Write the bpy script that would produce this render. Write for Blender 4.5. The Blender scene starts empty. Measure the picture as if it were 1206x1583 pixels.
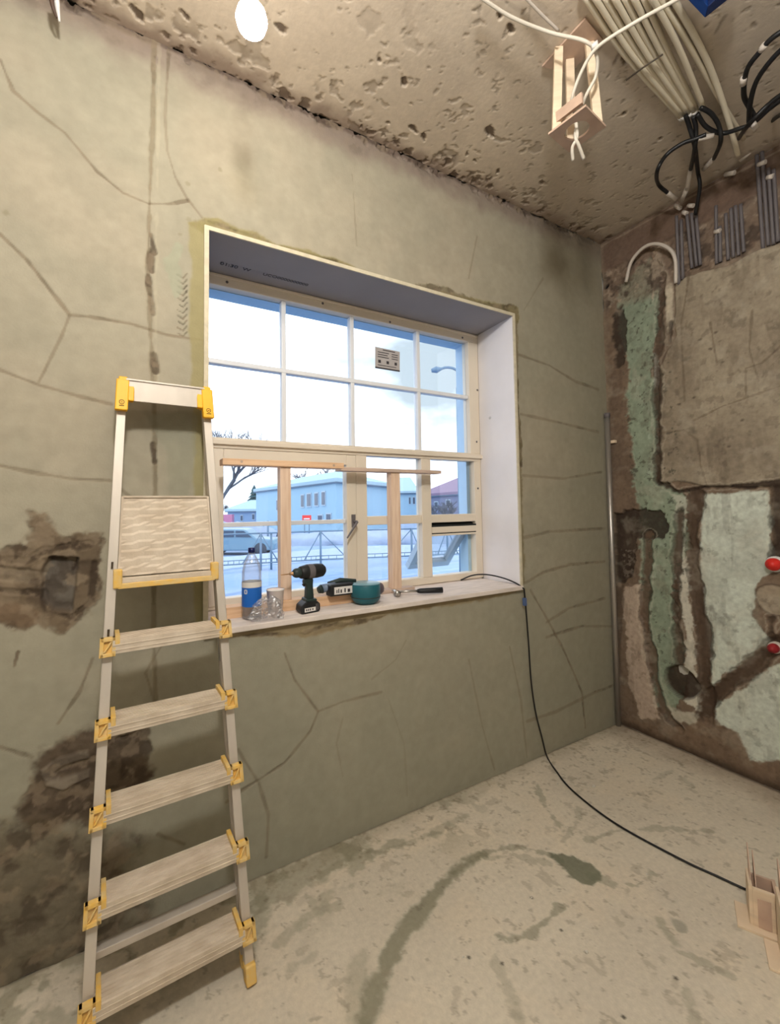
import bpy, math, random
import numpy as np
from mathutils import Vector, Matrix
random.seed(7)
SC = bpy.context.scene
COL = SC.collection
PI = math.pi

# ------------------------------------------------------------------ camera
FPX, YAW, PITCH, ROLL = 682.81, 0.5175, 0.0456, -0.0145
CAM = np.array([-2.7399, -1.7241, 1.3806])
PPX, PPY = 603 - 25.41, 791.5 - 38.28
FF = np.array([math.sin(YAW) * math.cos(PITCH), math.cos(YAW) * math.cos(PITCH), math.sin(PITCH)])
_r0 = np.array([math.cos(YAW), -math.sin(YAW), 0]); _u0 = np.cross(_r0, FF)
RR = _r0 * math.cos(ROLL) + _u0 * math.sin(ROLL)
UU = -_r0 * math.sin(ROLL) + _u0 * math.cos(ROLL)
cam_data = bpy.data.cameras.new('camera'); cam = bpy.data.objects.new('camera', cam_data); COL.objects.link(cam)
cam.matrix_world = Matrix(((RR[0], UU[0], -FF[0], CAM[0]), (RR[1], UU[1], -FF[1], CAM[1]), (RR[2], UU[2], -FF[2], CAM[2]), (0, 0, 0, 1)))
cam_data.sensor_fit = 'VERTICAL'; cam_data.sensor_height = 24.0
cam_data.lens = FPX / 1583 * 24.0
cam_data.shift_x = (603 - PPX) / 1583; cam_data.shift_y = (PPY - 791.5) / 1583
cam_data.clip_start = 0.02; cam_data.clip_end = 400
SC.camera = cam

# ------------------------------------------------------------------ sky, exposure
SC.view_settings.view_transform = 'Standard'; SC.view_settings.look = 'None'
SC.view_settings.exposure = 0.0; SC.view_settings.gamma = 1.0
try: SC.view_settings.use_curve_mapping = False
except Exception: pass
SC.cycles.use_denoising = True
SC.cycles.max_bounces = 8; SC.cycles.diffuse_bounces = 5; SC.cycles.transparent_max_bounces = 16
SC.cycles.sample_clamp_indirect = 6.0
try: SC.cycles.caustics_refractive = False; SC.cycles.caustics_reflective = False
except Exception: pass
W = bpy.data.worlds.new('overcast_sky'); SC.world = W; W.use_nodes = True
nt = W.node_tree; nt.nodes.clear()
wo = nt.nodes.new('ShaderNodeOutputWorld'); bg = nt.nodes.new('ShaderNodeBackground')
tc = nt.nodes.new('ShaderNodeTexCoord'); mp = nt.nodes.new('ShaderNodeMapping'); mp.inputs['Scale'].default_value = (1, 1, 2.2)
nz = nt.nodes.new('ShaderNodeTexNoise'); nz.inputs['Scale'].default_value = 2.3; nz.inputs['Detail'].default_value = 5
cr = nt.nodes.new('ShaderNodeValToRGB')
cr.color_ramp.elements[0].position = 0.36; cr.color_ramp.elements[0].color = (0.29, 0.335, 0.36, 1)
cr.color_ramp.elements[1].position = 0.56; cr.color_ramp.elements[1].color = (1.0, 1.04, 1.12, 1)
SKY_STRENGTH = 2.9
bg.inputs['Strength'].default_value = SKY_STRENGTH
for a, b in ((tc.outputs['Generated'], mp.inputs['Vector']), (mp.outputs[0], nz.inputs['Vector']), (nz.outputs['Fac'], cr.inputs[0]),
             (cr.outputs[0], bg.inputs[0]), (bg.outputs[0], wo.inputs[0])): nt.links.new(a, b)

BULB_STRENGTH = 54.0     # main bare bulb near the window wall
FILL_BULB_STRENGTH = 174.0    # added fill bulb above the camera, out of view

# ------------------------------------------------------------------ picture to place helpers
def ray(x, y): return FF * FPX + RR * (x - PPX) - UU * (y - PPY)
def _at(x, y, ax, v):
    d = ray(x, y); return CAM + d * ((v - CAM[ax]) / d[ax])
def AX(x, y, v=0.0): return _at(x, y, 0, v)
def AY(x, y, v=0.0): return _at(x, y, 1, v)
def AZ(x, y, v=0.0): return _at(x, y, 2, v)
def hgt(P, py):
    """height of the point above/below P that is seen on picture row py"""
    # (v.uu)/(v.ff) = (PPY-py)/FPX with v=(P.xy, z)-CAM
    k = (PPY - py) / FPX
    dx, dy = P[0] - CAM[0], P[1] - CAM[1]
    return CAM[2] + (k * (dx * FF[0] + dy * FF[1]) - (dx * UU[0] + dy * UU[1])) / (UU[2] - k * FF[2])

# ------------------------------------------------------------------ materials
def lin(c):
    c = np.asarray(c, float) / 255.0
    return np.where(c <= 0.04045, c / 12.92, ((c + 0.055) / 1.055) ** 2.4)
def mat(name, rgb, rough=0.6, metal=0.0, noise=0.0, nscale=20.0, bump=0.0, bscale=80.0, stretch=None, rgb2=None, spec=0.4):
    m = bpy.data.materials.new(name); m.use_nodes = True
    n = m.node_tree; b = n.nodes['Principled BSDF']
    b.inputs['Roughness'].default_value = rough; b.inputs['Metallic'].default_value = metal
    b.inputs['Specular IOR Level'].default_value = spec
    c1 = lin(rgb); b.inputs['Base Color'].default_value = (*c1, 1)
    tcn = None
    if noise or bump:
        tcn = n.nodes.new('ShaderNodeTexCoord'); mpn = n.nodes.new('ShaderNodeMapping')
        n.links.new(tcn.outputs['Object'], mpn.inputs[0])
        if stretch: mpn.inputs['Scale'].default_value = stretch
    if noise:
        t = n.nodes.new('ShaderNodeTexNoise'); t.inputs['Scale'].default_value = nscale; t.inputs['Detail'].default_value = 6
        n.links.new(mpn.outputs[0], t.inputs['Vector'])
        r = n.nodes.new('ShaderNodeValToRGB'); n.links.new(t.outputs['Fac'], r.inputs[0])
        c2 = lin(rgb2) if rgb2 is not None else c1 * (1 - noise)
        r.color_ramp.elements[0].position = 0.35; r.color_ramp.elements[0].color = (*c2, 1)
        r.color_ramp.elements[1].position = 0.65; r.color_ramp.elements[1].color = (*c1, 1)
        n.links.new(r.outputs[0], b.inputs['Base Color'])
    if bump:
        t = n.nodes.new('ShaderNodeTexNoise'); t.inputs['Scale'].default_value = bscale; t.inputs['Detail'].default_value = 4
        n.links.new(mpn.outputs[0], t.inputs['Vector'])
        bp = n.nodes.new('ShaderNodeBump'); bp.inputs['Strength'].default_value = bump; bp.inputs['Distance'].default_value = 0.004
        n.links.new(t.outputs['Fac'], bp.inputs['Height']); n.links.new(bp.outputs[0], b.inputs['Normal'])
    return m
def attr_mat(name, rough=0.92, fine=0.10, fscale=90.0, bump=0.35, bscale=140.0, coat=0.0):
    """weathered surface: mineral colour, plus some painted shade, comes from the mesh's colour layer, broken up by fine procedural noise"""
    m = bpy.data.materials.new(name); m.use_nodes = True
    n = m.node_tree; b = n.nodes['Principled BSDF']
    b.inputs['Roughness'].default_value = rough; b.inputs['Specular IOR Level'].default_value = 0.25
    a = n.nodes.new('ShaderNodeAttribute'); a.attribute_name = 'Col'
    tcn = n.nodes.new('ShaderNodeTexCoord')
    t = n.nodes.new('ShaderNodeTexNoise'); t.inputs['Scale'].default_value = fscale; t.inputs['Detail'].default_value = 5
    mr = n.nodes.new('ShaderNodeMapRange'); mr.inputs['From Min'].default_value = 0.3; mr.inputs['From Max'].default_value = 0.7
    mr.inputs['To Min'].default_value = 1 - fine; mr.inputs['To Max'].default_value = 1 + fine
    mx = n.nodes.new('ShaderNodeVectorMath'); mx.operation = 'SCALE'
    n.links.new(tcn.outputs['Object'], t.inputs['Vector']); n.links.new(t.outputs['Fac'], mr.inputs['Value'])
    n.links.new(a.outputs['Color'], mx.inputs[0]); n.links.new(mr.outputs[0], mx.inputs['Scale'])
    n.links.new(mx.outputs[0], b.inputs['Base Color'])
    t2 = n.nodes.new('ShaderNodeTexNoise'); t2.inputs['Scale'].default_value = bscale; t2.inputs['Detail'].default_value = 4
    n.links.new(tcn.outputs['Object'], t2.inputs['Vector'])
    bp = n.nodes.new('ShaderNodeBump'); bp.inputs['Strength'].default_value = bump; bp.inputs['Distance'].default_value = 0.003
    n.links.new(t2.outputs['Fac'], bp.inputs['Height']); n.links.new(bp.outputs[0], b.inputs['Normal'])
    return m
def glass_mat(name, tint=(0.94, 0.97, 1.0), rough=0.0, refl=0.06, milky=0.0):
    m = bpy.data.materials.new(name); m.use_nodes = True; n = m.node_tree; n.nodes.clear()
    o = n.nodes.new('ShaderNodeOutputMaterial'); tr = n.nodes.new('ShaderNodeBsdfTransparent'); tr.inputs[0].default_value = (*tint, 1)
    g = n.nodes.new('ShaderNodeBsdfGlossy'); g.inputs['Roughness'].default_value = rough
    lw = n.nodes.new('ShaderNodeLayerWeight'); lw.inputs['Blend'].default_value = 0.25
    mm = n.nodes.new('ShaderNodeMath'); mm.operation = 'MULTIPLY_ADD'; mm.inputs[1].default_value = 0.5; mm.inputs[2].default_value = refl
    mx = n.nodes.new('ShaderNodeMixShader')
    n.links.new(lw.outputs['Fresnel'], mm.inputs[0]); n.links.new(mm.outputs[0], mx.inputs[0])
    n.links.new(tr.outputs[0], mx.inputs[1]); n.links.new(g.outputs[0], mx.inputs[2])
    if milky:
        df = n.nodes.new('ShaderNodeBsdfTranslucent'); df.inputs[0].default_value = (.9, .9, .92, 1); dd = n.nodes.new('ShaderNodeBsdfDiffuse'); dd.inputs[0].default_value = (.9, .89, .9, 1)
        m1 = n.nodes.new('ShaderNodeMixShader'); m2 = n.nodes.new('ShaderNodeMixShader'); m2.inputs[0].default_value = milky
        n.links.new(df.outputs[0], m1.inputs[1]); n.links.new(dd.outputs[0], m1.inputs[2]); n.links.new(mx.outputs[0], m2.inputs[1]); n.links.new(m1.outputs[0], m2.inputs[2]); n.links.new(m2.outputs[0], o.inputs[0])
    else: n.links.new(mx.outputs[0], o.inputs[0])
    return m

M = {}
M['wall'] = attr_mat('plastered_wall', fine=0.05, fscale=25, bump=0.25)
M['rwall'] = attr_mat('stripped_wall', fine=0.13, fscale=45, bump=0.35, bscale=90)
M['ceil'] = attr_mat('raw_ceiling', fine=0.06, fscale=30, bump=0.25, bscale=60)
M['floor'] = attr_mat('concrete_floor', fine=0.07, fscale=60, bump=0.3)
M['plain_wall'] = mat('plain_render', (192, 188, 178), 0.9, noise=0.15, nscale=3)
M['outer_wall'] = mat('outer_render', (164, 192, 212), 0.8)
M['frame'] = mat('painted_frame', (228, 216, 198), 0.45, noise=0.06, nscale=4)
M['frame_w'] = mat('white_frame', (226, 228, 232), 0.4)
M['frame_out'] = mat('outdoor_frame', (170, 186, 200), 0.4)
M['board'] = mat('lining_board', (232, 228, 230), 0.85, noise=0.06, nscale=5)
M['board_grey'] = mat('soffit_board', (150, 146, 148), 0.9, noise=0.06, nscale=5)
M['board_edge'] = mat('board_edge', (206, 196, 172), 0.85, noise=0.15, nscale=40)
M['sill'] = mat('dusty_sill', (230, 218, 210), 0.85, noise=0.16, nscale=9, stretch=(1, 4, 1), bump=0.3)
M['glass'] = glass_mat('window_glass')
M['gasket'] = mat('black_gasket', (22, 26, 24), 0.6)
M['wood'] = mat('pine_timber', (232, 196, 160), 0.7, noise=0.25, nscale=6, stretch=(1, 12, 12), rgb2=(214, 172, 134), bump=0.1)
M['wood_v'] = mat('pine_timber_upright', (232, 206, 184), 0.7, noise=0.25, nscale=6, stretch=(14, 14, 1), rgb2=(214, 182, 156), bump=0.1)
M['wood_grey'] = mat('grey_timber', (204, 180, 164), 0.75, noise=0.2, nscale=6, stretch=(1, 12, 12))
M['alu'] = mat('dusty_aluminium', (206, 196, 184), 0.55, metal=0.35, noise=0.14, nscale=16, stretch=(1, 1, 0.3), spec=0.5)
M['alu_step'] = mat('dusty_step', (212, 198, 180), 0.75, metal=0.1, noise=0.2, nscale=9, stretch=(2, 4, 2), rgb2=(192, 176, 156), bump=0.1)
M['yellow'] = mat('yellow_plastic', (240, 178, 30), 0.5, noise=0.1, nscale=15)
M['yellow_d'] = mat('dusty_yellow_plastic', (226, 180, 84), 0.65, noise=0.35, nscale=35, rgb2=(214, 186, 130))
M['dark_mark'] = mat('dark_mark', (60, 44, 20), 0.6)
M['black'] = mat('black_plastic', (26, 27, 29), 0.5)
M['black_cable'] = mat('black_cable', (20, 20, 22), 0.45)
M['dark_green'] = mat('dark_green_plastic', (38, 52, 50), 0.5)
M['teal'] = mat('teal_plastic', (28, 92, 104), 0.4)
M['chrome'] = mat('steel', (180, 176, 170), 0.3, metal=0.9)
M['label_w'] = mat('white_label', (222, 218, 214), 0.6)
M['ink'] = mat('printed_ink', (58, 54, 58), 0.7)
M['cream_cable'] = mat('cream_conduit', (222, 212, 190), 0.55, noise=0.1, nscale=9)
M['white_cable'] = mat('white_cable', (206, 198, 184), 0.5)
M['coupling'] = mat('grey_white_coupling', (196, 186, 176), 0.5)
M['grey_pipe'] = mat('grey_conduit', (104, 98, 100), 0.55, noise=0.15, nscale=10)
M['pole'] = mat('galvanised_pole', (176, 170, 164), 0.35, metal=0.7)
M['hard'] = mat('hardboard', (196, 168, 148), 0.8, noise=0.15, nscale=20)
M['ply'] = mat('birch_plywood', (230, 208, 180), 0.75, noise=0.15, nscale=9, stretch=(1, 1, 8))
M['blue'] = mat('blue_plastic', (22, 66, 140), 0.5)
M['blue_d'] = mat('dark_blue_plastic', (26, 42, 84), 0.5)
M['label_b'] = mat('blue_label', (28, 100, 190), 0.4)
M['cap_b'] = mat('navy_cap', (14, 30, 90), 0.4)
M['pet'] = glass_mat('clear_plastic', (0.97, 0.98, 0.99), 0.08, 0.08, .12)
M['bag'] = glass_mat('crumpled_film', (0.97, 0.97, 0.98), 0.35, 0.12, .10)
M['paper'] = mat('pale_paper', (238, 226, 222), 0.8)
M['red'] = mat('red_plastic', (214, 44, 36), 0.4)
M['dust_white'] = mat('plaster_crumb', (206, 200, 188), 0.9)
M['snow'] = attr_mat('snowy_road', fine=0.05, fscale=4, bump=0.2, bscale=12)
M['snow_w'] = mat('fresh_snow', (160, 176, 200), 0.9, noise=0.1, nscale=2)
M['house'] = mat('pale_blue_render', (152, 186, 206), 0.85)
M['house2'] = mat('grey_blue_render', (126, 154, 186), 0.85)
M['house3'] = mat('mauve_render', (116, 124, 150), 0.85)
M['roof'] = mat('snowy_roof', (160, 186, 200), 0.85)
M['eave'] = mat('dark_eave', (84, 108, 130), 0.7)
M['pane_out'] = mat('house_window_glass', (60, 78, 100), 0.2)
M['bark'] = mat('bark', (80, 88, 100), 0.9)
M['fir'] = mat('fir_green', (44, 76, 84), 0.9)
M['fence'] = mat('galvanised_fence', (104, 130, 152), 0.5, metal=0.2)
M['car'] = mat('frosted_car_paint', (110, 144, 166), 0.3)
M['tyre'] = mat('tyre', (58, 70, 84), 0.8)
M['pink'] = mat('pink_board', (190, 120, 152), 0.7)
M['sign_red'] = mat('red_sign', (232, 62, 60), 0.6)

# ------------------------------------------------------------------ mesh builder
class MB:
    def __init__(s): s.v = []; s.f = []; s.sm = []; s.mi = []
    def add(s, vs, fs, smooth=False, mi=0):
        o = len(s.v); s.v += [tuple(map(float, p)) for p in vs]
        for f in fs: s.f.append(tuple(i + o for i in f)); s.sm.append(smooth); s.mi.append(mi)
        return s
    def hexa(s, p, mi=0):   # 8 points: bottom 4 ccw, top 4 ccw
        return s.add(p, [(3, 2, 1, 0), (4, 5, 6, 7), (0, 1, 5, 4), (1, 2, 6, 5), (2, 3, 7, 6), (3, 0, 4, 7)], mi=mi)
    def box(s, x0, x1, y0, y1, z0, z1, mi=0):
        return s.hexa([(x0, y0, z0), (x1, y0, z0), (x1, y1, z0), (x0, y1, z0), (x0, y0, z1), (x1, y0, z1), (x1, y1, z1), (x0, y1, z1)], mi)
    def obox(s, c, u, v, w, a, b, d, mi=0):   # centre, unit axes, half sizes
        c, u, v, w = map(lambda q: np.asarray(q, float), (c, u, v, w)); u = u * a; v = v * b; w = w * d
        return s.hexa([c - u - v - w, c + u - v - w, c + u + v - w, c - u + v - w, c - u - v + w, c + u - v + w, c + u + v + w, c - u + v + w], mi)
    def bar(s, a, b, wu, wv, up=(0, 0, 1), mi=0):   # rectangular bar between two points, half widths across
        a, b = np.asarray(a, float), np.asarray(b, float); d = b - a; L = np.linalg.norm(d); d /= L
        u = np.cross(up, d); u /= np.linalg.norm(u); v = np.cross(d, u)
        return s.obox((a + b) / 2, u, v, d, wu, wv, L / 2, mi)
    def tube(s, pts, r, n=8, caps=True, mi=0, smooth_path=0):
        pts = [np.asarray(p, float) for p in pts]
        if smooth_path: pts = catmull(pts, smooth_path)
        rs = r if hasattr(r, '__len__') else [r] * len(pts)
        if len(rs) != len(pts): rs = np.interp(np.linspace(0, 1, len(pts)), np.linspace(0, 1, len(rs)), rs)
        t0 = pts[1] - pts[0]; t0 /= np.linalg.norm(t0)
        up = np.array([0, 0, 1.0]) if abs(t0[2]) < 0.9 else np.array([1.0, 0, 0])
        u = np.cross(t0, up); u /= np.linalg.norm(u)
        vs = []
        for i, p in enumerate(pts):
            a = pts[max(i - 1, 0)]; b = pts[min(i + 1, len(pts) - 1)]; t = b - a; t /= (np.linalg.norm(t) + 1e-12)
            u = u - t * (u @ t); u /= (np.linalg.norm(u) + 1e-12); w = np.cross(t, u)
            for k in range(n):
                an = 2 * PI * k / n; vs.append(p + (u * math.cos(an) + w * math.sin(an)) * rs[i])
        fs = []
        for i in range(len(pts) - 1):
            for k in range(n): fs.append((i * n + k, i * n + (k + 1) % n, (i + 1) * n + (k + 1) % n, (i + 1) * n + k))
        s.add(vs, fs, True, mi)
        if caps:
            o = len(s.v) - len(vs)
            s.f.append(tuple(o + k for k in range(n))[::-1]); s.sm.append(False); s.mi.append(mi)
            s.f.append(tuple(o + (len(pts) - 1) * n + k for k in range(n))); s.sm.append(False); s.mi.append(mi)
        return s
    def lathe(s, c, prof, n=24, axis=(0, 0, 1), mi=0, sx=1.0):   # prof: (radius, height)
        c = np.asarray(c, float); ax = np.asarray(axis, float); ax /= np.linalg.norm(ax)
        up = np.array([0, 1.0, 0]) if abs(ax[1]) < 0.9 else np.array([1.0, 0, 0])
        u = np.cross(up, ax); u /= np.linalg.norm(u); w = np.cross(ax, u)
        vs = [c + ax * h + (u * math.cos(2 * PI * k / n) * sx + w * math.sin(2 * PI * k / n)) * max(r, 1e-5) for r, h in prof for k in range(n)]
        fs = [(i * n + k, i * n + (k + 1) % n, (i + 1) * n + (k + 1) % n, (i + 1) * n + k) for i in range(len(prof) - 1) for k in range(n)]
        return s.add(vs, fs, True, mi)
    def prism(s, pts, d, mi=0):  # polygon (3d points) extruded by vector d
        n = len(pts); pts = [np.asarray(p, float) for p in pts]; d = np.asarray(d, float)
        vs = pts + [p + d for p in pts]
        return s.add(vs, [tuple(range(n))[::-1], tuple(range(n, 2 * n))] + [(i, (i + 1) % n, n + (i + 1) % n, n + i) for i in range(n)], mi=mi)
    def build(s, name, mats, parent=None, bevel=0.0, seg=2):
        me = bpy.data.meshes.new(name); me.from_pydata(s.v, [], s.f)
        mats = mats if isinstance(mats, (list, tuple)) else [mats]
        for m in mats: me.materials.append(m)
        me.polygons.foreach_set('use_smooth', s.sm); me.polygons.foreach_set('material_index', s.mi)
        me.validate(); me.update()
        import bmesh
        bm = bmesh.new(); bm.from_mesh(me); bmesh.ops.recalc_face_normals(bm, faces=bm.faces); bm.to_mesh(me); bm.free()
        o = bpy.data.objects.new(name, me); COL.objects.link(o)
        if parent is not None:
            o.parent = parent; mw = ABS.get(parent.name)
            if mw is not None: o.location = -mw
            ABS[o.name] = Vector((0, 0, 0))
        if bevel:
            b = o.modifiers.new('bevel', 'BEVEL'); b.width = bevel; b.segments = seg; b.limit_method = 'ANGLE'; b.angle_limit = 0.6
        return o
ABS = {}
def catmull(P, k):
    P = [2 * P[0] - P[1]] + list(P) + [2 * P[-1] - P[-2]]; out = []
    for i in range(1, len(P) - 2):
        for j in range(k):
            t = j / k
            out.append(0.5 * ((2 * P[i]) + (-P[i - 1] + P[i + 1]) * t + (2 * P[i - 1] - 5 * P[i] + 4 * P[i + 1] - P[i + 2]) * t * t + (-P[i - 1] + 3 * P[i] - 3 * P[i + 1] + P[i + 2]) * t ** 3))
    out.append(P[-2]); return out
def tag(o, label, cat, group=None, kind=None):
    o['label'] = label; o['category'] = cat
    if group: o['group'] = group
    if kind: o['kind'] = kind
    return o
def struct(o):
    o['kind'] = 'structure'; return o
def root(name, loc, label=None, cat=None, group=None, kind=None):
    """Empty at the thing's base; children are built in room coordinates"""
    e = bpy.data.objects.new(name, None); COL.objects.link(e); e.empty_display_size = 0.05
    e.location = tuple(map(float, loc)); ABS[e.name] = Vector(tuple(map(float, loc)))
    if label: tag(e, label, cat, group, kind)
    return e

# ------------------------------------------------------------------ numeric noise and masks for weathered surfaces
def vnoise(U, V, sc, seed):
    x = U * sc + 57.3 * seed; y = V * sc + 31.7 * seed
    xi = np.floor(x).astype(np.int64); yi = np.floor(y).astype(np.int64); fx = x - xi; fy = y - yi
    fx = fx * fx * (3 - 2 * fx); fy = fy * fy * (3 - 2 * fy)
    def h(a, b):
        n = (a * 374761393 + b * 668265263 + seed * 1274126177) & 0xFFFFFFFF
        n = ((n ^ (n >> 13)) * 1274126177) & 0xFFFFFFFF
        return ((n ^ (n >> 16)) & 0xFFFF) / 65535.0
    return (h(xi, yi) * (1 - fx) + h(xi + 1, yi) * fx) * (1 - fy) + (h(xi, yi + 1) * (1 - fx) + h(xi + 1, yi + 1) * fx) * fy
def fbm(U, V, sc, seed, oc=5):
    r = 0; a = 1; t = 0
    for i in range(oc): r = r + a * vnoise(U, V, sc * 2 ** i, seed + i * 7); t += a; a *= 0.55
    return r / t
def sst(a, b, x):
    t = np.clip((x - a) / (b - a), 0, 1); return t * t * (3 - 2 * t)
def pdist(U, V, pts, closed=False):
    d = np.full(U.shape, 9.0); P = list(pts) + ([pts[0]] if closed else [])
    for (ax, ay), (bx, by) in zip(P[:-1], P[1:]):
        dx, dy = bx - ax, by - ay; L = dx * dx + dy * dy + 1e-12
        t = np.clip(((U - ax) * dx + (V - ay) * dy) / L, 0, 1)
        d = np.minimum(d, np.hypot(U - ax - t * dx, V - ay - t * dy))
    return d
def psdf(U, V, pts):
    ins = np.zeros(U.shape, bool); n = len(pts)
    for i in range(n):
        (ax, ay), (bx, by) = pts[i], pts[(i + 1) % n]
        if ay == by: continue
        c = (ay > V) != (by > V); ins ^= c & (U < (bx - ax) * (V - ay) / (by - ay) + ax)
    d = pdist(U, V, pts, True); return np.where(ins, -d, d)
class Paint:
    def __init__(s, u0, u1, v0, v1, step, base, px2uv):
        s.us = np.linspace(u0, u1, int((u1 - u0) / step) + 1); s.vs = np.linspace(v0, v1, int((v1 - v0) / step) + 1)
        s.U, s.V = np.meshgrid(s.us, s.vs); s.c = np.ones(s.U.shape + (3,)) * lin(base); s.d = np.zeros(s.U.shape)
        s.px = px2uv; s.w = fbm(s.U, s.V, 14, 3, 5) - 0.5; s.w2 = fbm(s.U, s.V, 45, 9, 4) - 0.5
    def P(s, pts): return [s.px(*p) for p in pts]
    def mix(s, mask, rgb):
        s.c += (lin(rgb) - s.c) * mask[..., None]
    def mul(s, mask, k):
        s.c *= (1 - mask * (1 - k))[..., None]
    def line(s, pts, w, rgb, a=0.6, jit=0.01, soft=0.6, depth=0.0):
        d = pdist(s.U, s.V, s.P(pts)) + s.w * jit
        m = (1 - sst(w * (1 - soft), w, d)) * a; s.mix(m, rgb)
        if depth: s.d -= m / a * depth
        return m
    def poly(s, pts, rgb, a=1.0, jit=0.03, soft=0.006, depth=0.0, jit2=0.0):
        d = psdf(s.U, s.V, s.P(pts)) + s.w * jit + s.w2 * jit2
        m = (1 - sst(-soft, soft, d)) * a; s.mix(m, rgb)
        if depth: s.d -= (1 - sst(-0.004, 0.004, d)) * depth
        return m
    def mesh(s, name, to3d, material, hole=None):
        H, Wd = s.U.shape; P = to3d(s.U, s.V, s.d).reshape(-1, 3)
        idx = np.arange(H * Wd).reshape(H, Wd)
        q = np.stack([idx[:-1, :-1], idx[:-1, 1:], idx[1:, 1:], idx[1:, :-1]], -1)
        if hole is not None:
            uc = (s.us[:-1] + s.us[1:]) / 2; vc = (s.vs[:-1] + s.vs[1:]) / 2; UC, VC = np.meshgrid(uc, vc)
            q = q[~((UC > hole[0]) & (UC < hole[1]) & (VC > hole[2]) & (VC < hole[3]))]
        q = q.reshape(-1, 4)
        me = bpy.data.meshes.new(name); me.vertices.add(len(P)); me.vertices.foreach_set('co', P.ravel().astype(np.float32))
        me.loops.add(len(q) * 4); me.loops.foreach_set('vertex_index', q.ravel().astype(np.int32))
        me.polygons.add(len(q)); me.polygons.foreach_set('loop_start', np.arange(0, len(q) * 4, 4, dtype=np.int32))
        me.polygons.foreach_set('loop_total', np.full(len(q), 4, dtype=np.int32))
        me.polygons.foreach_set('use_smooth', np.ones(len(q), bool))
        me.update(calc_edges=True)
        at = me.color_attributes.new('Col', 'FLOAT_COLOR', 'POINT')
        cc = np.ones((H * Wd, 4), np.float32); cc[:, :3] = np.clip(s.c, 0, 1).reshape(-1, 3); at.data.foreach_set('color', cc.ravel())
        me.materials.append(material)
        o = bpy.data.objects.new(name, me); COL.objects.link(o); return o

H = 3.10
WX0, WX1, WZ0, WZ1 = -2.466, -0.853, 0.942, 2.44      # clear window opening in the wall face
YF = 0.30                                               # front of the window frame

# ================================================================== window wall
pw = Paint(-3.4, 0.0, -0.0, H, 0.004, (159, 152, 134), lambda x, y: tuple(AY(x, y, 0)[[0, 2]]))
U, V = pw.U, pw.V
big = fbm(U, V, 1.1, 21, 4); strk = fbm(U * 3, V * 0.5, 2.2, 33, 4)
pw.mix(sst(0.42, 0.68, big) * 0.5, (150, 146, 129)); pw.mix(sst(0.42, 0.85, strk) * 0.35, (144, 140, 124))
pw.mix(sst(0.45, 0.7, fbm(U, V, 2.5, 77)) * 0.25, (178, 164, 144)); pw.mix(sst(.45, .6, fbm(U, V, 7, 78)) * .12, (120, 116, 100))
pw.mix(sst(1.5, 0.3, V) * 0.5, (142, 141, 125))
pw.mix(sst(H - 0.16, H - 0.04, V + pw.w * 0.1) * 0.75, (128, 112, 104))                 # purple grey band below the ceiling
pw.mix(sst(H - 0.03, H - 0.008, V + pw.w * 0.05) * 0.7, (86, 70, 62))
pw.mix(sst(-0.9, -0.1, U) * 0.35, (128, 122, 104))  # shade painted in: wall colour darkens toward the right corner
CR = (112, 98, 78)
for pts, w, a in [
    ([(0, 92), (20, 140), (60, 175), (100, 205), (150, 265), (190, 298), (230, 315), (262, 315), (290, 310)], .008, .6),
    ([(262, 60), (255, 180), (259, 234), (271, 274), (289, 306), (312, 336)], .006, .45),
    ([(0, 362), (40, 400), (75, 445), (108, 487), (140, 490), (200, 500), (260, 518), (322, 528)], .008, .65),
    ([(108, 487), (95, 520), (60, 590)], .006, .55), ([(0, 572), (60, 595), (120, 612), (172, 625)], .008, .6),
    ([(0, 720), (60, 732), (110, 740), (170, 743)], .007, .55), ([(185, 755), (206, 772)], .006, .5),
    ([(802, 548), (850, 565), (890, 590), (925, 602)], .011, .5), ([(805, 640), (860, 652), (925, 668)], .012, .5),
    ([(808, 735), (870, 740), (930, 730)], .010, .45), ([(808, 832), (850, 822), (935, 817)], .012, .5),
    ([(805, 905), (840, 885), (880, 873), (935, 868)], .012, .55), ([(820, 912), (845, 955), (872, 1005), (900, 1070), (905, 1125)], .011, .55),
    ([(845, 962), (880, 940), (935, 925)], .011, .5), ([(845, 985), (900, 968), (945, 968)], .011, .5),
    ([(815, 1115), (860, 1100), (920, 1070), (948, 1060)], .012, .5),
    ([(440, 1010), (455, 1050), (492, 1100), (480, 1130), (440, 1180), (385, 1215), (350, 1240)], .008, .55),
    ([(492, 1100), (530, 1085), (590, 1070)], .008, .5), ([(368, 1160), (400, 1210), (415, 1260), (412, 1325)], .008, .5),
    ([(143, 1018), (124, 1068), (90, 1118)], .007, .6), ([(245, 1290), (285, 1305)], .007, .5), ([(0, 1155), (50, 1170)], .006, .5),
    ([(545, 270), (552, 380)], .004, .35), ([(628, 990), (612, 1020), (575, 1050)], .006, .3), ([(725, 1020), (745, 1120), (765, 1190)], .007, .35),
    ([(788, 1000), (805, 1080), (815, 1170)], .008, .4), ([(530, 1110), (520, 1150), (530, 1200)], .005, .25),
    ([(600, 1080), (625, 1150), (630, 1230)], .005, .22), ([(738, 365), (725, 430)], .006, .4), ([(840, 430), (810, 480)], .008, .35),
    ([(240, 1090), (225, 1040), (255, 990), (300, 960)], .006, .5), ([(160, 1270), (200, 1190), (225, 1120)], .005, .3)]:
    pw.line(pts, w, CR, a * 0.85, jit=.010, depth=0.0008)
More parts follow.
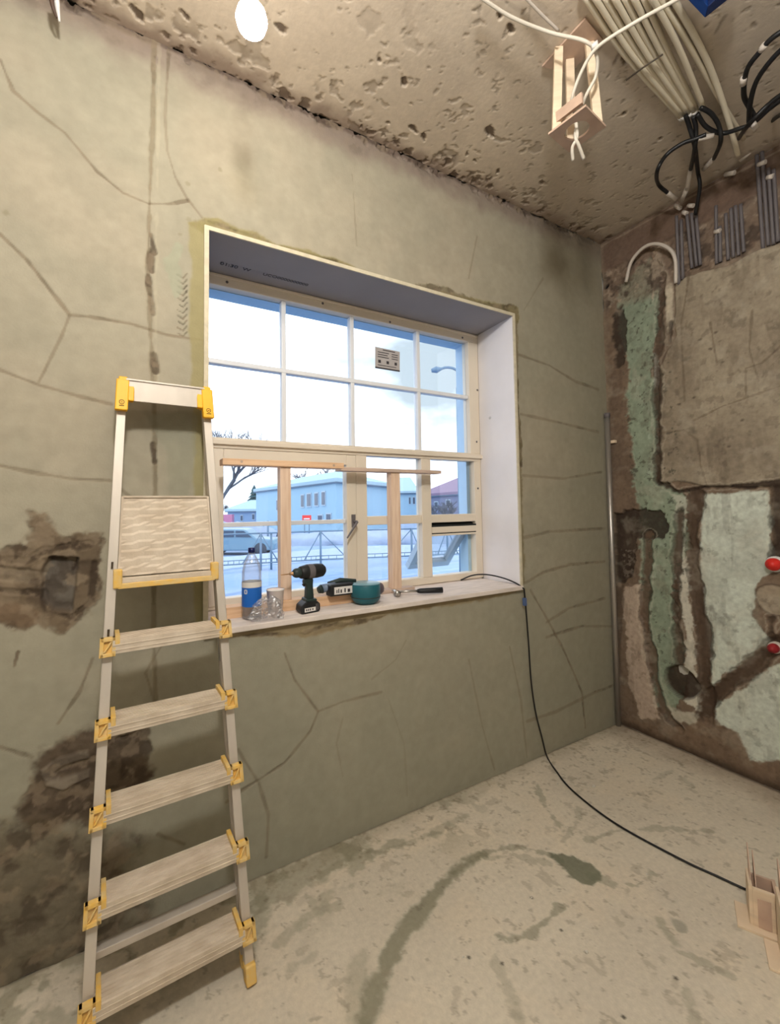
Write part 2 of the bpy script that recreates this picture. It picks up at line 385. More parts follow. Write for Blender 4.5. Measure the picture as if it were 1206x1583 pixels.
# vertical seam with a raised ragged edge
sm = pw.line([(238, 62), (236, 200), (231, 320), (229, 420), (233, 520), (238, 590), (240, 760), (237, 960), (240, 1080)], .010, (120, 108, 86), .6, jit=.02)
pw.d += sm * 0.003
pw.line([(246, 62), (243, 300), (240, 430), (242, 600)], .006, (186, 176, 152), .2, jit=.02)
for k, (x, y) in enumerate([(236, 375), (234, 405), (231, 440), (235, 470), (240, 560), (238, 700), (236, 850)]):
    pw.line([(x - 2, y - 12), (x + 1, y + 14)], .012, (84, 72, 56), .6, jit=.02, depth=0.003)
# darker trowelled filler around the window lining
pw.poly([(322, 345), (293, 346), (296, 400), (292, 520), (297, 620), (299, 760), (300, 980), (330, 985), (330, 345)], (146, 137, 98), .85, jit=.03)
pw.poly([(295, 345), (322, 336), (395, 362), (432, 376), (520, 400), (606, 438), (690, 450), (740, 462), (803, 474), (803, 500), (700, 470), (560, 430), (400, 385), (315, 360)], (136, 127, 88), .9, jit=.03, jit2=.012)
pw.line([(322, 342), (395, 366), (432, 380), (520, 404), (606, 440), (690, 454), (740, 466)], .006, (118, 108, 76), .6, jit=.02)
pw.poly([(640, 438), (690, 440), (740, 464), (800, 472), (802, 486), (720, 478), (650, 462)], (112, 102, 78), .7, jit=.05, jit2=.03)
pw.poly([(788, 478), (801, 478), (801, 600), (806, 700), (808, 800), (812, 900), (803, 915), (795, 700)], (132, 120, 90), .8, jit=.02, jit2=.02)
pw.line([(799, 590), (803, 660), (806, 720)], .012, (96, 86, 62), .7, jit=.04)
pw.poly([(350, 970), (480, 952), (600, 935), (805, 903), (815, 912), (720, 934), (640, 944), (555, 964), (480, 985), (400, 985), (352, 988)], (144, 128, 98), .9, jit=.03, jit2=.015)
pw.line([(352, 985), (470, 978), (500, 968), (560, 960), (600, 950)], .008, (108, 94, 70), .6, jit=.03)
# scratched trowel marks beside the window
for k in range(11):
    y = 425 + k * 9; pw.line([(274 + (k % 3), y), (283, y + 5), (289, y - 2)], .0035, (96, 92, 74), .65, jit=.006, depth=.002)
pw.poly([(258, 400), (275, 380), (280, 450), (268, 480)], (150, 152, 132), .7, jit=.06)
for x, y, r in [(293, 340, .012), (302, 342, .01), (279, 362, .01), (290, 283, .009), (10, 328, .012), (340, 262, .01)]:
    d = np.hypot(U - AY(x, y)[0], V - AY(x, y)[2]) + pw.w2 * .02; pw.mix((1 - sst(r * .5, r, d)) * .5, (130, 124, 100))
# dark brown, chased-out areas at the left
pw.poly([(-90, 850), (0, 850), (55, 838), (50, 792), (68, 795), (90, 828), (150, 822), (158, 850), (150, 920), (125, 952), (100, 985), (60, 962), (0, 965), (-90, 970)], (98, 82, 64), .9, jit=.07, jit2=.03, soft=.012)
pw.line([(-40, 860), (40, 868), (70, 850), (140, 840)], .012, (66, 54, 42), .7, jit=.04, depth=.004)
pw.line([(-40, 905), (20, 915), (65, 918), (70, 945), (110, 955), (140, 930), (148, 870)], .010, (58, 46, 36), .75, jit=.03, depth=.005)
pw.poly([(-40, 870), (40, 880), (70, 885), (60, 900), (-40, 898)], (120, 108, 92), .7, jit=.03, depth=.006)
pw.poly([(80, 862), (118, 864), (116, 900), (112, 945), (80, 945), (65, 925), (66, 880)], (98, 92, 84), .95, jit=.02, depth=.022)
pw.line([(78, 862), (120, 864), (112, 880)], .006, (48, 38, 30), .8, jit=.01)
pw.poly([(-60, 925), (20, 930), (60, 950), (50, 962), (-60, 966)], (118, 98, 78), .6, jit=.05)
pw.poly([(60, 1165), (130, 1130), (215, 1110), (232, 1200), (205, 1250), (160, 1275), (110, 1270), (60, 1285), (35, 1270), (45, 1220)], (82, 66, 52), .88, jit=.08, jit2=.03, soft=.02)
pw.poly([(-60, 1300), (60, 1270), (130, 1275), (200, 1290), (230, 1400), (180, 1600), (-60, 1700)], (92, 80, 62), .75, jit=.12, soft=.05)  # broad brown patch darkening the lower left
pw.poly([(64, 1190), (90, 1172), (135, 1160), (138, 1172), (100, 1182), (82, 1195), (92, 1205), (138, 1190), (138, 1202), (100, 1218), (70, 1215)], (128, 118, 104), .8, jit=.01, depth=-.006)
pw.poly([(180, 1140), (225, 1125), (240, 1160), (215, 1200), (190, 1195)], (96, 84, 70), .8, jit=.05, depth=.008)
pw.poly([(225, 640), (255, 640), (300, 625), (305, 700), (290, 770), (262, 770), (255, 690)], (142, 140, 122), .6, jit=.05)
pw.poly([(55, 1040), (20, 1045), (25, 1018)], (126, 114, 94), .0)
pw.line([(22, 1030), (28, 1008)], .006, (92, 78, 60), .6)
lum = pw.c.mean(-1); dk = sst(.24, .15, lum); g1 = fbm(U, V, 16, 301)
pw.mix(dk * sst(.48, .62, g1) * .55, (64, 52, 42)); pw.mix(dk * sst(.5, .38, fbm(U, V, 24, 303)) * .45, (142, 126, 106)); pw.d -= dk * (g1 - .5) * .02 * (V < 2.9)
pw.c *= (1 + .10 * (fbm(U, V, 20, 305) - .5))[..., None]
# chipped upper edge against the ceiling
edge = sst(H - .05, H, V + pw.w * .12); pw.d += 0
pw.d -= sst(.55, .7, fbm(U, V, 30, 51)) * sst(H - .05, H - .01, V) * .012
hole = (WX0 - .014, WX1 + .014, WZ0 - .022, WZ1 + .014)
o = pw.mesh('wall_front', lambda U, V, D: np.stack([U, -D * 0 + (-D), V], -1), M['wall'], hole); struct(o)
# (recess D<0 pushes away from the room: y = -D)
b = MB()
hc = (-2.50, -.79, .90, 2.46)
for x0, x1, z0, z1 in ((-4.3, hc[0], 0, H), (hc[1], .35, 0, H), (hc[0], hc[1], 0, hc[2]), (hc[0], hc[1], hc[3], H)):
    b.box(x0, x1, .035, .40, z0, z1)
b.box(-4.3, -3.4, 0, .035, 0, H)
b.box(-4.3, .35, .40, .46, -1.3, .86); b.box(-4.3, .35, .40, .46, 2.43, 3.6)
b.box(-4.3, -2.47, .40, .46, .86, 2.43); b.box(-.845, .35, .40, .46, .86, 2.43)
struct(b.build('wall_outside', M['plain_wall']))

# outer reveal, painted pale, seen through the panes
b = MB()
b.hexa([(-.905, .345, .9), (-.80, .345, .9), (-.80, .47, .9), (-.862, .47, .9), (-.905, .345, 2.45), (-.80, .345, 2.45), (-.80, .47, 2.45), (-.862, .47, 2.45)])
b.hexa([(-2.6, .345, 2.385), (-.82, .345, 2.385), (-.82, .47, 2.40), (-2.6, .47, 2.40), (-2.6, .345, 2.46), (-.82, .345, 2.46), (-.82, .47, 2.46), (-2.6, .47, 2.46)])
b.box(-2.6, -.8, .345, .52, .86, .93)
struct(b.build('trim_4', M['outer_wall']))

# window lining boards
def lining(name, p8, mats):
    b = MB(); b.hexa(p8); o = b.build(name, mats, bevel=.002); return struct(o)
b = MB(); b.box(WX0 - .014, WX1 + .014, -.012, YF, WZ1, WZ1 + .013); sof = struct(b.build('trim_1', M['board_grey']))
b = MB(); b.box(WX0 - .014, WX1 + .014, -.013, -.006, WZ1 - .002, WZ1 + .014); b.build('board_edge', M['board_edge'], sof)
b = MB(); b.hexa([(WX1, -.012, .94), (WX1 + .014, -.012, .94), (-.80, YF, .94), (-.828, YF, .94), (WX1, -.012, WZ1), (WX1 + .014, -.012, WZ1), (-.80, YF, WZ1), (-.828, YF, WZ1)])
rv = struct(b.build('trim_2', M['board']))
b = MB(); b.box(WX1 - .001, WX1 + .014, -.014, -.006, .94, WZ1 + .012); b.build('board_edge', M['board_edge'], rv)
b = MB(); b.box(WX0 - .014, WX0, -.012, YF, .94, WZ1); lf = struct(b.build('trim_3', M['board']))
b = MB(); b.box(WX0 - .016, WX0 + .001, -.014, -.006, .94, WZ1 + .012); b.build('board_edge', M['board_edge'], lf)
# screws in the right lining
sp = AX(757, 646, -.84); b = MB(); b.lathe((sp[0] + .002, sp[1], sp[2]), [(0, -.004), (.007, -.003), (.007, .0)], 12, (-1, 0, 0)); b.build('screw', M['chrome'], rv)
# stamped print along the soffit
def text(body, loc, size, rot, material, parent, name='print', ext=0.0003):
    c = bpy.data.curves.new(name, 'FONT'); c.body = body; c.size = size; c.extrude = ext; c.materials.append(material)
    o = bpy.data.objects.new(name, c); COL.objects.link(o); o.location = Vector(loc) - (ABS.get(parent.name, Vector((0, 0, 0))) if parent else Vector((0, 0, 0)))
    o.rotation_euler = rot
    if parent: o.parent = parent
    return o
text('01:30  W', (-2.385, .215, WZ1 - .0015), .034, (PI, 0, 0), M['ink'], sof)
text('UCO0000000000', (-2.20, .215, WZ1 - .0015), .030, (PI, 0, 0), M['ink'], sof)

# window sill board
b = MB(); b.box(WX0 - .014, WX1 + .010, -.022, .36, .922, .944)
sill = struct(b.build('trim_5', M['sill'], bevel=.003))

# ================================================================== window 1
win = root('window_1', (-1.64, YF, .944)); struct(win)
ZB = .946
b = MB()
fx0, fx1 = -2.47, -.828
b.box(fx0, fx1, YF, YF + .06, 2.388, 2.438)                     # head
b.box(fx0, fx1, YF - .008, YF + .0, 2.425, 2.438)
b.box(fx1 - .077, fx1, YF, YF + .06, 1.70, 2.388)               # right post, upper
b.box(fx1 - .053, fx1, YF, YF + .06, ZB, 1.70)
b.box(fx0, fx0 + .05, YF, YF + .06, ZB, 2.388)                  # left post
b.box(fx0, fx1, YF - .004, YF + .06, 1.652, 1.700)              # transom
b.box(fx0, fx1, YF - .018, YF - .004, 1.668, 1.690)
b.box(-1.692, -1.628, YF - .002, YF + .06, ZB, 1.652)           # mullion
b.box(-1.628, fx1 - .05, YF, YF + .06, ZB, .985)                # bottom rail
b.box(fx0, -1.692, YF, YF + .06, ZB, .962)
b.build('frame', M['frame'], win, bevel=.003)
def bars(name, L, y0, y1, m, par=None, bev=.003):
    b = MB()
    for x0, x1, z0, z1 in L: b.box(x0, x1, y0, y1, z0, z1)
    return b.build(name, m, par or win, bevel=bev)
for xc in (-2.068, -1.697, -1.272): bars('glazing_bar', [(xc - .011, xc + .011, 1.70, 2.388)], YF + .012, YF + .05, M['frame_w'])
bars('glazing_bar', [(fx0 + .05, fx1 - .077, 2.034, 2.056)], YF + .010, YF + .052, M['frame_w'])
# inner casement on the left
sash = bars('casement', [(-2.415, -2.352, .962, 1.650), (-1.748, -1.694, .962, 1.650), (-2.352, -1.748, 1.598, 1.650), (-2.352, -1.748, .962, .992)], YF - .006, YF + .045, M['frame'])
b = MB()
for x in (-2.06,): b.box(x - .010, x + .010, YF + .012, YF + .04, .992, 1.598)
b.box(-2.352, -1.748, YF + .010, YF + .042, 1.302, 1.322)
b.build('glazing_bar', M['frame_w'], sash, bevel=.002)
# fixed lights on the right
bars('glazing_bar', [(-1.277, -1.212, .985, 1.652)], YF - .002, YF + .055, M['frame'])
bars('glazing_bar', [(-1.628, -1.277, 1.288, 1.334), (-1.212, fx1 - .05, 1.288, 1.334)], YF + .002, YF + .05, M['frame'])
# panes
b = MB()
b.box(fx0 + .05, fx1 - .077, YF + .030, YF + .034, 1.70, 2.388); b.build('glass', M['glass'], win)
b = MB(); b.box(-2.352, -1.748, YF + .022, YF + .026, .992, 1.598); b.build('glass', M['glass'], win)
b = MB(); b.box(-1.628, -1.277, YF + .030, YF + .034, .985, 1.652); b.build('glass', M['glass'], win)
b = MB(); b.box(-1.212, fx1 - .05, YF + .030, YF + .034, 1.334, 1.652); b.build('glass', M['glass'], win)
# screw heads
for x, y in [(351, 436), (499, 469), (603, 498), (715, 522), (742, 546), (738, 603), (737, 683), (739, 755)]:
    p = AY(x, y, YF - .001); b = MB(); b.lathe(p, [(0, .002), (.006, .0015), (.0065, 0)], 10, (0, -1, 0)); b.build('screw', M['grey_pipe'], win)
# top-hung vent sash swung outwards, bottom right
th = math.radians(40); hx0, hx1 = -1.205, -.885; hz = 1.270; hy = YF + .03
def hp(x, s, t=0.0):  # s along the sash from the hinge, t through its thickness
    return (x, hy + s * math.sin(th) + t * math.cos(th), hz - s * math.cos(th) + t * math.sin(th))
hl = .36
hop = None
b = MB()
def hbox(b, x0, x1, s0, s1, t0, t1):
    b.hexa([hp(x0, s1, t0), hp(x1, s1, t0), hp(x1, s1, t1), hp(x0, s1, t1), hp(x0, s0, t0), hp(x1, s0, t0), hp(x1, s0, t1), hp(x0, s0, t1)])
hbox(b, hx0, hx1, 0, .045, 0, .04); hbox(b, hx0, hx1, hl - .045, hl, 0, .04); hbox(b, hx0, hx0 + .04, .045, hl - .045, 0, .04); hbox(b, hx1 - .04, hx1, .045, hl - .045, 0, .04)
hop = b.build('vent_sash', M['frame_out'], win, bevel=.003)
b = MB(); hbox(b, hx0 + .04, hx1 - .04, .045, hl - .045, .018, .022); b.build('glass', M['glass'], hop)
b = MB(); hbox(b, hx0, hx1, -.012, -.002, -.006, .02); b.box(-1.212, fx1 - .053, YF - .004, YF + .02, 1.264, 1.274); b.box(-1.212, fx1 - .053, YF - .002, YF + .02, 1.2235, 1.2295); b.build('gasket', M['gasket'], hop)
b = MB(); b.box(-1.212, fx1 - .053, YF - .006, YF + .02, 1.2295, 1.264); b.box(-1.212, fx1 - .053, YF - .004, YF + .02, 1.212, 1.2235); b.build('rail', M['frame'], hop, bevel=.002)
# friction stay of the vent
s0 = AY(744, 850, YF + .02); b = MB(); b.tube([s0, AY(738, 846, YF + .07), AY(731, 838, YF + .12)], .004, 6); b.tube([s0, AY(739, 856, YF + .03)], .004, 6)
b.build('stay', M['grey_pipe'], hop)
# casement handle
hb = AY(547, 806, YF - .012); b = MB(); b.box(hb[0] - .010, hb[0] + .010, YF - .014, YF - .004, hb[2] - .03, hb[2] + .035)
b.tube([hb + (0, -.005, 0), hb + (0, -.035, 0), hb + (-.002, -.04, -.004)], .006, 8)
b.tube([hb + (0, -.04, .0), AY(537, 832, YF - .055)], [.007, .0045], 8)
b.build('handle', M['grey_pipe'], sash, bevel=.001)
# sticker on the glass
st = root('window_sticker', AY(599, 570, YF + .026), 'grey printed sticker on the third upper window pane, dark line along its foot', 'sticker')
a0, a1, a2, a3 = AY(580, 569, YF + .028), AY(618, 575, YF + .028), AY(618, 544, YF + .028), AY(580, 536, YF + .028)
b = MB(); b.prism([a0, a1, a2, a3], (0, -.001, 0)); b.build('sheet', mat('sticker_grey', (176, 170, 168), .6), st)
def lerp2(u, v): return (a0 * (1 - u) + a1 * u) * (1 - v) + (a3 * (1 - u) + a2 * u) * v
b = MB()
def q2(u0, u1, v0, v1): b.prism([lerp2(u0, v0), lerp2(u1, v0), lerp2(u1, v1), lerp2(u0, v1)], (0, -.0018, 0))
q2(.0, 1, .0, .07)
for u in (.12, .45, .78): q2(u, u + .10, .28, .42)
for k, v in enumerate((.55, .66, .77)): q2(.1, .55 if k != 1 else .5, v, v + .035); q2(.66, .92, v, v + .035)
q2(.3, .8, .9, .94); q2(.1, .85, .16, .19)
b.build('print', M['ink'], st)

# ================================================================== right wall
pr = Paint(0.0, 1.75, 0.0, H, 0.005, (118, 100, 84), lambda x, y: tuple((AX(x, y, 0) * (1, -1, 1))[[1, 2]]))
U, V = pr.U, pr.V
pr.mix(sst(.4, .7, fbm(U, V, 9, 5)) * .5, (92, 76, 64)); pr.mix(sst(.5, .75, fbm(U, V, 22, 8)) * .4, (138, 122, 106))
pr.d -= (fbm(U, V, 12, 15) - .5) * .012
MINT = (136, 149, 130); MINT2 = (200, 207, 195)
pr.poly([(955, 440), (985, 415), (1010, 392), (1024, 410), (1018, 480), (1012, 560), (1018, 650), (1015, 742), (1060, 762), (1066, 860), (1042, 880), (1045, 960), (1058, 1010), (1050, 1080), (1035, 1112), (1010, 1090), (1002, 1000), (990, 900), (985, 800), (972, 650), (968, 560), (955, 500)], MINT, .95, jit=.08, jit2=.05, depth=.010)
pr.mix(sst(.55, .68, fbm(U, V, 16, 61)) * (psdf(U, V, pr.P([(1000, 600), (1018, 600), (1030, 900), (1000, 900)])) < 0) * .5, (168, 178, 162))
pr.poly([(1088, 765), (1190, 757), (1196, 880), (1168, 905), (1166, 950), (1192, 990), (1140, 1030), (1100, 1062), (1094, 1000), (1082, 880), (1084, 800)], MINT2, .95, jit=.03, jit2=.02, depth=.004)
pr.poly([(1105, 1092), (1150, 1060), (1230, 1010), (1230, 1180), (1160, 1175), (1140, 1130), (1110, 1120)], MINT2, .9, jit=.05, jit2=.03, depth=.004)
pr.poly([(962, 908), (990, 903), (1000, 1000), (1012, 1080), (1022, 1112), (992, 1112), (972, 1060)], (182, 164, 148), .85, jit=.05, jit2=.03)
pr.poly([(1040, 870), (1062, 860), (1075, 1000), (1082, 1100), (1060, 1090), (1058, 980)], (206, 202, 188), .9, jit=.03, jit2=.04)
pr.poly([(1028, 1092), (1078, 1104), (1076, 1124), (1036, 1112)], (186, 180, 164), .85, jit=.03, jit2=.03)
pr.poly([(1008, 540), (1019, 548), (1019, 600), (1010, 596)], (212, 216, 204), .85, jit=.03, jit2=.03)
pr.poly([(1040, 765), (1062, 768), (1056, 860), (1046, 860)], (190, 190, 176), .7, jit=.03, jit2=.04)
pr.poly([(1003, 402), (1018, 386), (1040, 440), (1042, 510), (1032, 515), (1026, 440), (1012, 440), (1008, 470)], (190, 178, 158), .95, jit=.02, jit2=.02, depth=-.004)
grey = pr.poly([(1045, 435), (1120, 412), (1260, 350), (1260, 752), (1090, 752), (1060, 745), (1022, 745), (1018, 640), (1020, 570), (1045, 520)], (158, 145, 126), .97, jit=.02, jit2=.008, depth=-.014)
pr.mix(grey * .5, (150, 140, 122)); pr.mix(grey * sst(.4, .7, fbm(U * 1.4, V * .5, 3, 91)) * .6, (128, 116, 100)); pr.mix(grey * sst(.6, .75, fbm(U, V * .3, 14, 93)) * .35, (112, 100, 86))
DK = (52, 42, 35)
pr.poly([(948, 792), (985, 785), (1028, 792), (1032, 815), (1020, 832), (985, 832), (982, 880), (962, 905), (950, 900)], DK, .92, jit=.05, jit2=.03, depth=.02)
pr.mix((1 - sst(-.01, .01, psdf(U, V, pr.P([(958, 850), (980, 848), (982, 890), (962, 895)])))) * sst(.5, .6, fbm(U, V, 60, 44)) * .6, (128, 116, 104))
pr.poly([(946, 488), (960, 470), (968, 500), (966, 560), (952, 575)], DK, .9, jit=.05, jit2=.03, depth=.012)
pr.poly([(955, 1130), (965, 905), (950, 905), (945, 1150)], (84, 70, 58), .7, jit=.03)
CH = (78, 62, 50)
DD = np.full(U.shape, 9.0)
for pts, w, c, dp in [
    ([(1078, 765), (1068, 830), (1075, 900), (1088, 1000), (1090, 1110)], .040, CH, .020),
    ([(1050, 790), (1046, 860), (1045, 940), (1050, 1035)], .030, CH, .012),
    ([(1092, 1082), (1140, 1045), (1200, 998), (1230, 975)], .042, CH, .018),
    ([(1199, 757), (1203, 870)], .028, DK, .012),
    ([(1000, 830), (996, 950), (1010, 1040), (1022, 1095), (1050, 1125)], .026, (96, 78, 64), .010),
    ([(1023, 425), (1021, 520), (1014, 555), (1018, 650), (1016, 740)], .028, (74, 58, 48), .012),
    ([(1036, 500), (1038, 530)], .014, DK, .01),
    ([(1016, 745), (1050, 760), (1090, 752), (1150, 752), (1240, 745)], .010, (58, 46, 38), .006),
    ([(1195, 1000), (1192, 960)], .02, CH, .01)]:
    pr.line(pts, w, c, .92, jit=.06, depth=dp)
    DD = np.minimum(DD, pdist(U, V, pr.P(pts)) + pr.w * .06 - w)
pr.mix((1 - sst(.0, .009, abs(DD + .004))) * .6, DK); pr.mix((1 - sst(.0, .006, abs(DD - .010))) * .3, (196, 188, 172))
for x, y, r, c, dp in [(1052, 1055, .092, (56, 43, 34), .03), (1198, 926, .075, (150, 136, 118), .004)]:
    uu, vv = pr.px(x, y); d = np.hypot(U - uu, V - vv) + pr.w * .02; m = 1 - sst(r * .9, r, d); pr.mix(m * .95, c); pr.d -= m * dp
    pr.mix((1 - sst(0, .006, abs(d - r))) * .5, DK)
pr.poly([(960, 1112), (1050, 1125), (1100, 1112), (1140, 1135), (1160, 1178), (1230, 1190), (1230, 1245), (955, 1150)], (122, 102, 84), .8, jit=.05, jit2=.03)
for pts in [[(1020, 670), (1060, 665), (1080, 680), (1085, 720), (1095, 750)], [(1215, 530), (1180, 562), (1155, 570), (1155, 610)], [(1075, 650), (1120, 628), (1215, 595)], [(1100, 500), (1110, 560)], [(1165, 480), (1160, 540), (1175, 590)], [(1070, 410), (1055, 500), (1060, 620)]]:
    pr.line(pts, .007, (104, 90, 74), .6, jit=.012, depth=.001)
for x, y in [(1048, 585), (1048, 692), (1085, 525), (1100, 540), (1108, 515), (1052, 625), (1075, 615), (1130, 690), (1150, 650), (1120, 560)]:
    uu, vv = pr.px(x, y); pr.mix((1 - sst(.002, .008, np.hypot((U - uu) * .6, V - vv) + pr.w2 * .012)) * .7, (70, 58, 48))
dots = sst(.66, .70, fbm(U, V, 40, 71)); msk = 1 - sst(-.01, .01, psdf(U, V, pr.P([(955, 440), (1024, 400), (1066, 860), (1050, 1100), (985, 900)])))
pr.mix(dots * msk * .7, (66, 66, 56))
ml = fbm(U, V, 5, 201); pr.mix(sst(.5, .7, ml) * .22, (96, 82, 70)); pr.mix(sst(.55, .75, fbm(U, V, 11, 203)) * .22, (176, 168, 152))
pr.mix(sst(.60, .68, fbm(U * 1.5, V * .4, 12, 205)) * .25, (92, 78, 66))
pr.mix(sst(.64, .70, fbm(U, V, 28, 207)) * .30, (78, 66, 56))
# brown band and rough concrete under the ceiling
top = sst(H - .20, H - .18, V + pr.w * .03)
pr.mix(top * .85, (108, 88, 76)); pr.line([(926, 383), (1048, 316), (1206, 232)], .008, (150, 134, 116), .6, jit=.02)
rg = sst(2.60, 2.68, V + pr.w * .1) * (1 - top)
pr.mix(rg * .6, (128, 110, 96)); pr.mix(rg * sst(.5, .66, fbm(U, V, 18, 12)) * .8, (74, 62, 54)); pr.d -= rg * ((fbm(U, V, 14, 19) - .3) * .04)
pr.mix(rg * sst(.62, .72, fbm(U, V, 30, 29)) * .5, (168, 152, 134))
pr.mix(sst(.03, .0, U) * .5, (140, 126, 108))
uu, vv = pr.px(932, 444); d = np.hypot(U - .022, V - vv); pr.mix(1 - sst(.012, .02, d), (14, 12, 10)); pr.d -= (1 - sst(.012, .02, d)) * .02
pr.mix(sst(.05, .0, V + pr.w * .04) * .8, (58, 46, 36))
o = pr.mesh('wall_right', lambda U, V, D: np.stack([-D, -U, V], -1), M['rwall']); struct(o)
b = MB(); b.box(.045, .2, -4.0, .04, 0, H); b.box(0, .045, -4.0, -1.75, 0, H); struct(b.build('wall_right_core', M['plain_wall']))

# ================================================================== ceiling
pc = Paint(-3.4, 0.0, 0.0, 1.75, 0.005, (212, 198, 180), lambda x, y: tuple((AZ(x, y, H) * (1, -1, 1))[[0, 1]]))
U, V = pc.U, pc.V
pc.mix(sst(.4, .65, fbm(U, V, 2.2, 5)) * .5, (196, 182, 166)); pc.mix(sst(.55, .7, fbm(U, V, 6, 52)) * .35, (222, 208, 190))
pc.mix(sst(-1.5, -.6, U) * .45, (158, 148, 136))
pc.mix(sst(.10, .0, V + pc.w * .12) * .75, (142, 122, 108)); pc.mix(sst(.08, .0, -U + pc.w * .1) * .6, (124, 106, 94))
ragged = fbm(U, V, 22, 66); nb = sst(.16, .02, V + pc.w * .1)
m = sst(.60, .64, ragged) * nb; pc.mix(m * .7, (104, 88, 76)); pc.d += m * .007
m = sst(.70, .73, fbm(U, V, 34, 68)); pc.mix(m * .4, (124, 110, 96)); pc.d += m * .002
m = sst(.70, .715, fbm(U, V, 9, 70)) * sst(.7, .2, V); pc.mix(m * .4, (128, 114, 100)); pc.d += m * .003
for x, y, a_, b_ in [(790, 45, .022, .010), (625, 128, .02, .011), (758, 204, .036, .016), (587, 95, .012, .008), (772, 22, .014, .010), (965, 92, .028, .012),
                     (655, 212, .022, .010), (735, 250, .02, .008), (770, 265, .02, .01), (838, 282, .014, .010), (722, 238, .018, .008), (965, 175, .014, .012), (1020, 215, .012, .008),
                     (436, 44, .020, .014), (215, 25, .035, .018), (285, 23, .018, .008), (962, 338, .01, .007), (925, 325, .01, .007), (640, 200, .03, .012), (600, 190, .02, .01)]:
    uu, vv = pc.px(x, y); th_ = random.uniform(-.9, .2); du = (U - uu) * math.cos(th_) + (V - vv) * math.sin(th_); dv = -(U - uu) * math.sin(th_) + (V - vv) * math.cos(th_)
    d = np.hypot(du / a_, dv / b_) + pc.w2 * 1.6 + pc.w * .8; m = 1 - sst(.8, 1.1, d); pc.mix(m * .8, (92, 76, 66)); pc.d += m * .010
    pc.mix((1 - sst(.0, .25, abs(d - 1.1))) * .3, (206, 192, 170))
pc.line([(820, 10), (815, 45)], .004, (120, 106, 92), .4); pc.line([(905, 95), (870, 60)], .006, (120, 106, 92), .0)
pc.line([(968, 124), (1022, 85)], .005, (96, 84, 70), .6); pc.line([(1095, 70), (1120, 25)], .008, (110, 98, 86), .5, jit=.03)
pc.line([(940, 120), (960, 80)], .012, (96, 82, 72), .4, jit=.04, depth=-.006)
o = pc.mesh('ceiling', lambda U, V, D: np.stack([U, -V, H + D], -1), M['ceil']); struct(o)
b = MB(); b.box(-4.3, .2, -4.0, .4, H + .05, H + .25); b.box(-4.3, -3.4, -4.0, .0, H, H + .05); b.box(-3.4, .0, -4.0, -1.75, H, H + .05)
struct(b.build('ceiling_slab', M['plain_wall']))

# ================================================================== floor
pf = Paint(-3.4, 0.0, 0.0, 1.75, 0.005, (208, 198, 180), lambda x, y: tuple((AZ(x, y, 0) * (1, -1, 1))[[0, 1]]))
U, V = pf.U, pf.V
pf.mix(sst(.42, .66, fbm(U, V, 2.0, 5)) * .45, (190, 180, 164)); pf.mix(sst(.5, .7, fbm(U, V, 5, 52)) * .4, (214, 200, 178))
OL = (124, 122, 102)
pf.poly([(380, 1380), (400, 1352), (560, 1290), (580, 1300), (520, 1350), (430, 1400), (400, 1460), (390, 1500)], OL, .55, jit=.10, jit2=.05, soft=.02)
pf.mix(sst(.52, .62, fbm(U, V, 11, 18)) * sst(.42, .05, V) * sst(-1.0, -1.6, U) * .6, OL)
for pts, w, a in [([(545, 1640), (585, 1520), (610, 1465), (650, 1408), (700, 1350), (740, 1322)], .028, .8),
                  ([(700, 1350), (750, 1318), (800, 1308), (845, 1318), (870, 1332)], .010, .55),
                  ([(730, 1330), (790, 1322), (850, 1335)], .008, .35),
                  ([(765, 1445), (790, 1452), (820, 1448), (845, 1425), (868, 1402)], .012, .6),
                  ([(760, 1450), (770, 1490), (788, 1530), (800, 1570)], .012, .3),
                  ([(915, 1355), (950, 1365), (985, 1368), (1010, 1352)], .008, .45),
                  ([(830, 1205), (838, 1240), (860, 1270), (870, 1285)], .010, .5), ([(870, 1300), (890, 1275), (895, 1250)], .008, .35),
                  ([(905, 1300), (950, 1285), (1020, 1280), (1100, 1285)], .009, .4), ([(1010, 1205), (1040, 1192), (1070, 1215)], .012, .3),
                  ([(1040, 1465), (1080, 1485), (1130, 1510)], .010, .4), ([(1020, 1425), (1045, 1460)], .020, .45), ([(1060, 1530), (1075, 1580)], .014, .35),
                  ([(560, 1480), (545, 1540), (560, 1600)], .03, .35), ([(430, 1460), (470, 1420), (520, 1400)], .014, .35), ([(445, 1500), (480, 1480)], .02, .3), ([(480, 1360), (540, 1330), (640, 1300), (720, 1262)], .016, .35)]:
    d = pdist(U, V, pf.P(pts)) + pf.w * .05 + pf.w2 * .03
    pf.mix((1 - sst(w * .5, w * 1.3, d)) * a, OL)
pf.poly([(848, 1318), (880, 1322), (915, 1335), (922, 1352), (918, 1372), (885, 1358)], (108, 110, 92), .9, jit=.05, jit2=.03)
pf.poly([(1038, 1420), (1060, 1430), (1065, 1445), (1045, 1440)], (132, 130, 116), .6, jit=.05)
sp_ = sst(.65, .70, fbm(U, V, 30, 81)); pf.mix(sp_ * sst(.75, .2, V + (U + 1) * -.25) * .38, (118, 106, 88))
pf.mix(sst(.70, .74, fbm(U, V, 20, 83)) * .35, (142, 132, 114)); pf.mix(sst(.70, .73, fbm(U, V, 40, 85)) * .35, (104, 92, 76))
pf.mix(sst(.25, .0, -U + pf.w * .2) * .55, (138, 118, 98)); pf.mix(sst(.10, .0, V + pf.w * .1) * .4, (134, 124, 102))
pf.mix((1 - sst(.0, .012, V + pf.w2 * .01)) * .6, (80, 72, 58)); pf.mix((1 - sst(.0, .03, -U + pf.w * .02)) * .8, (62, 48, 38))
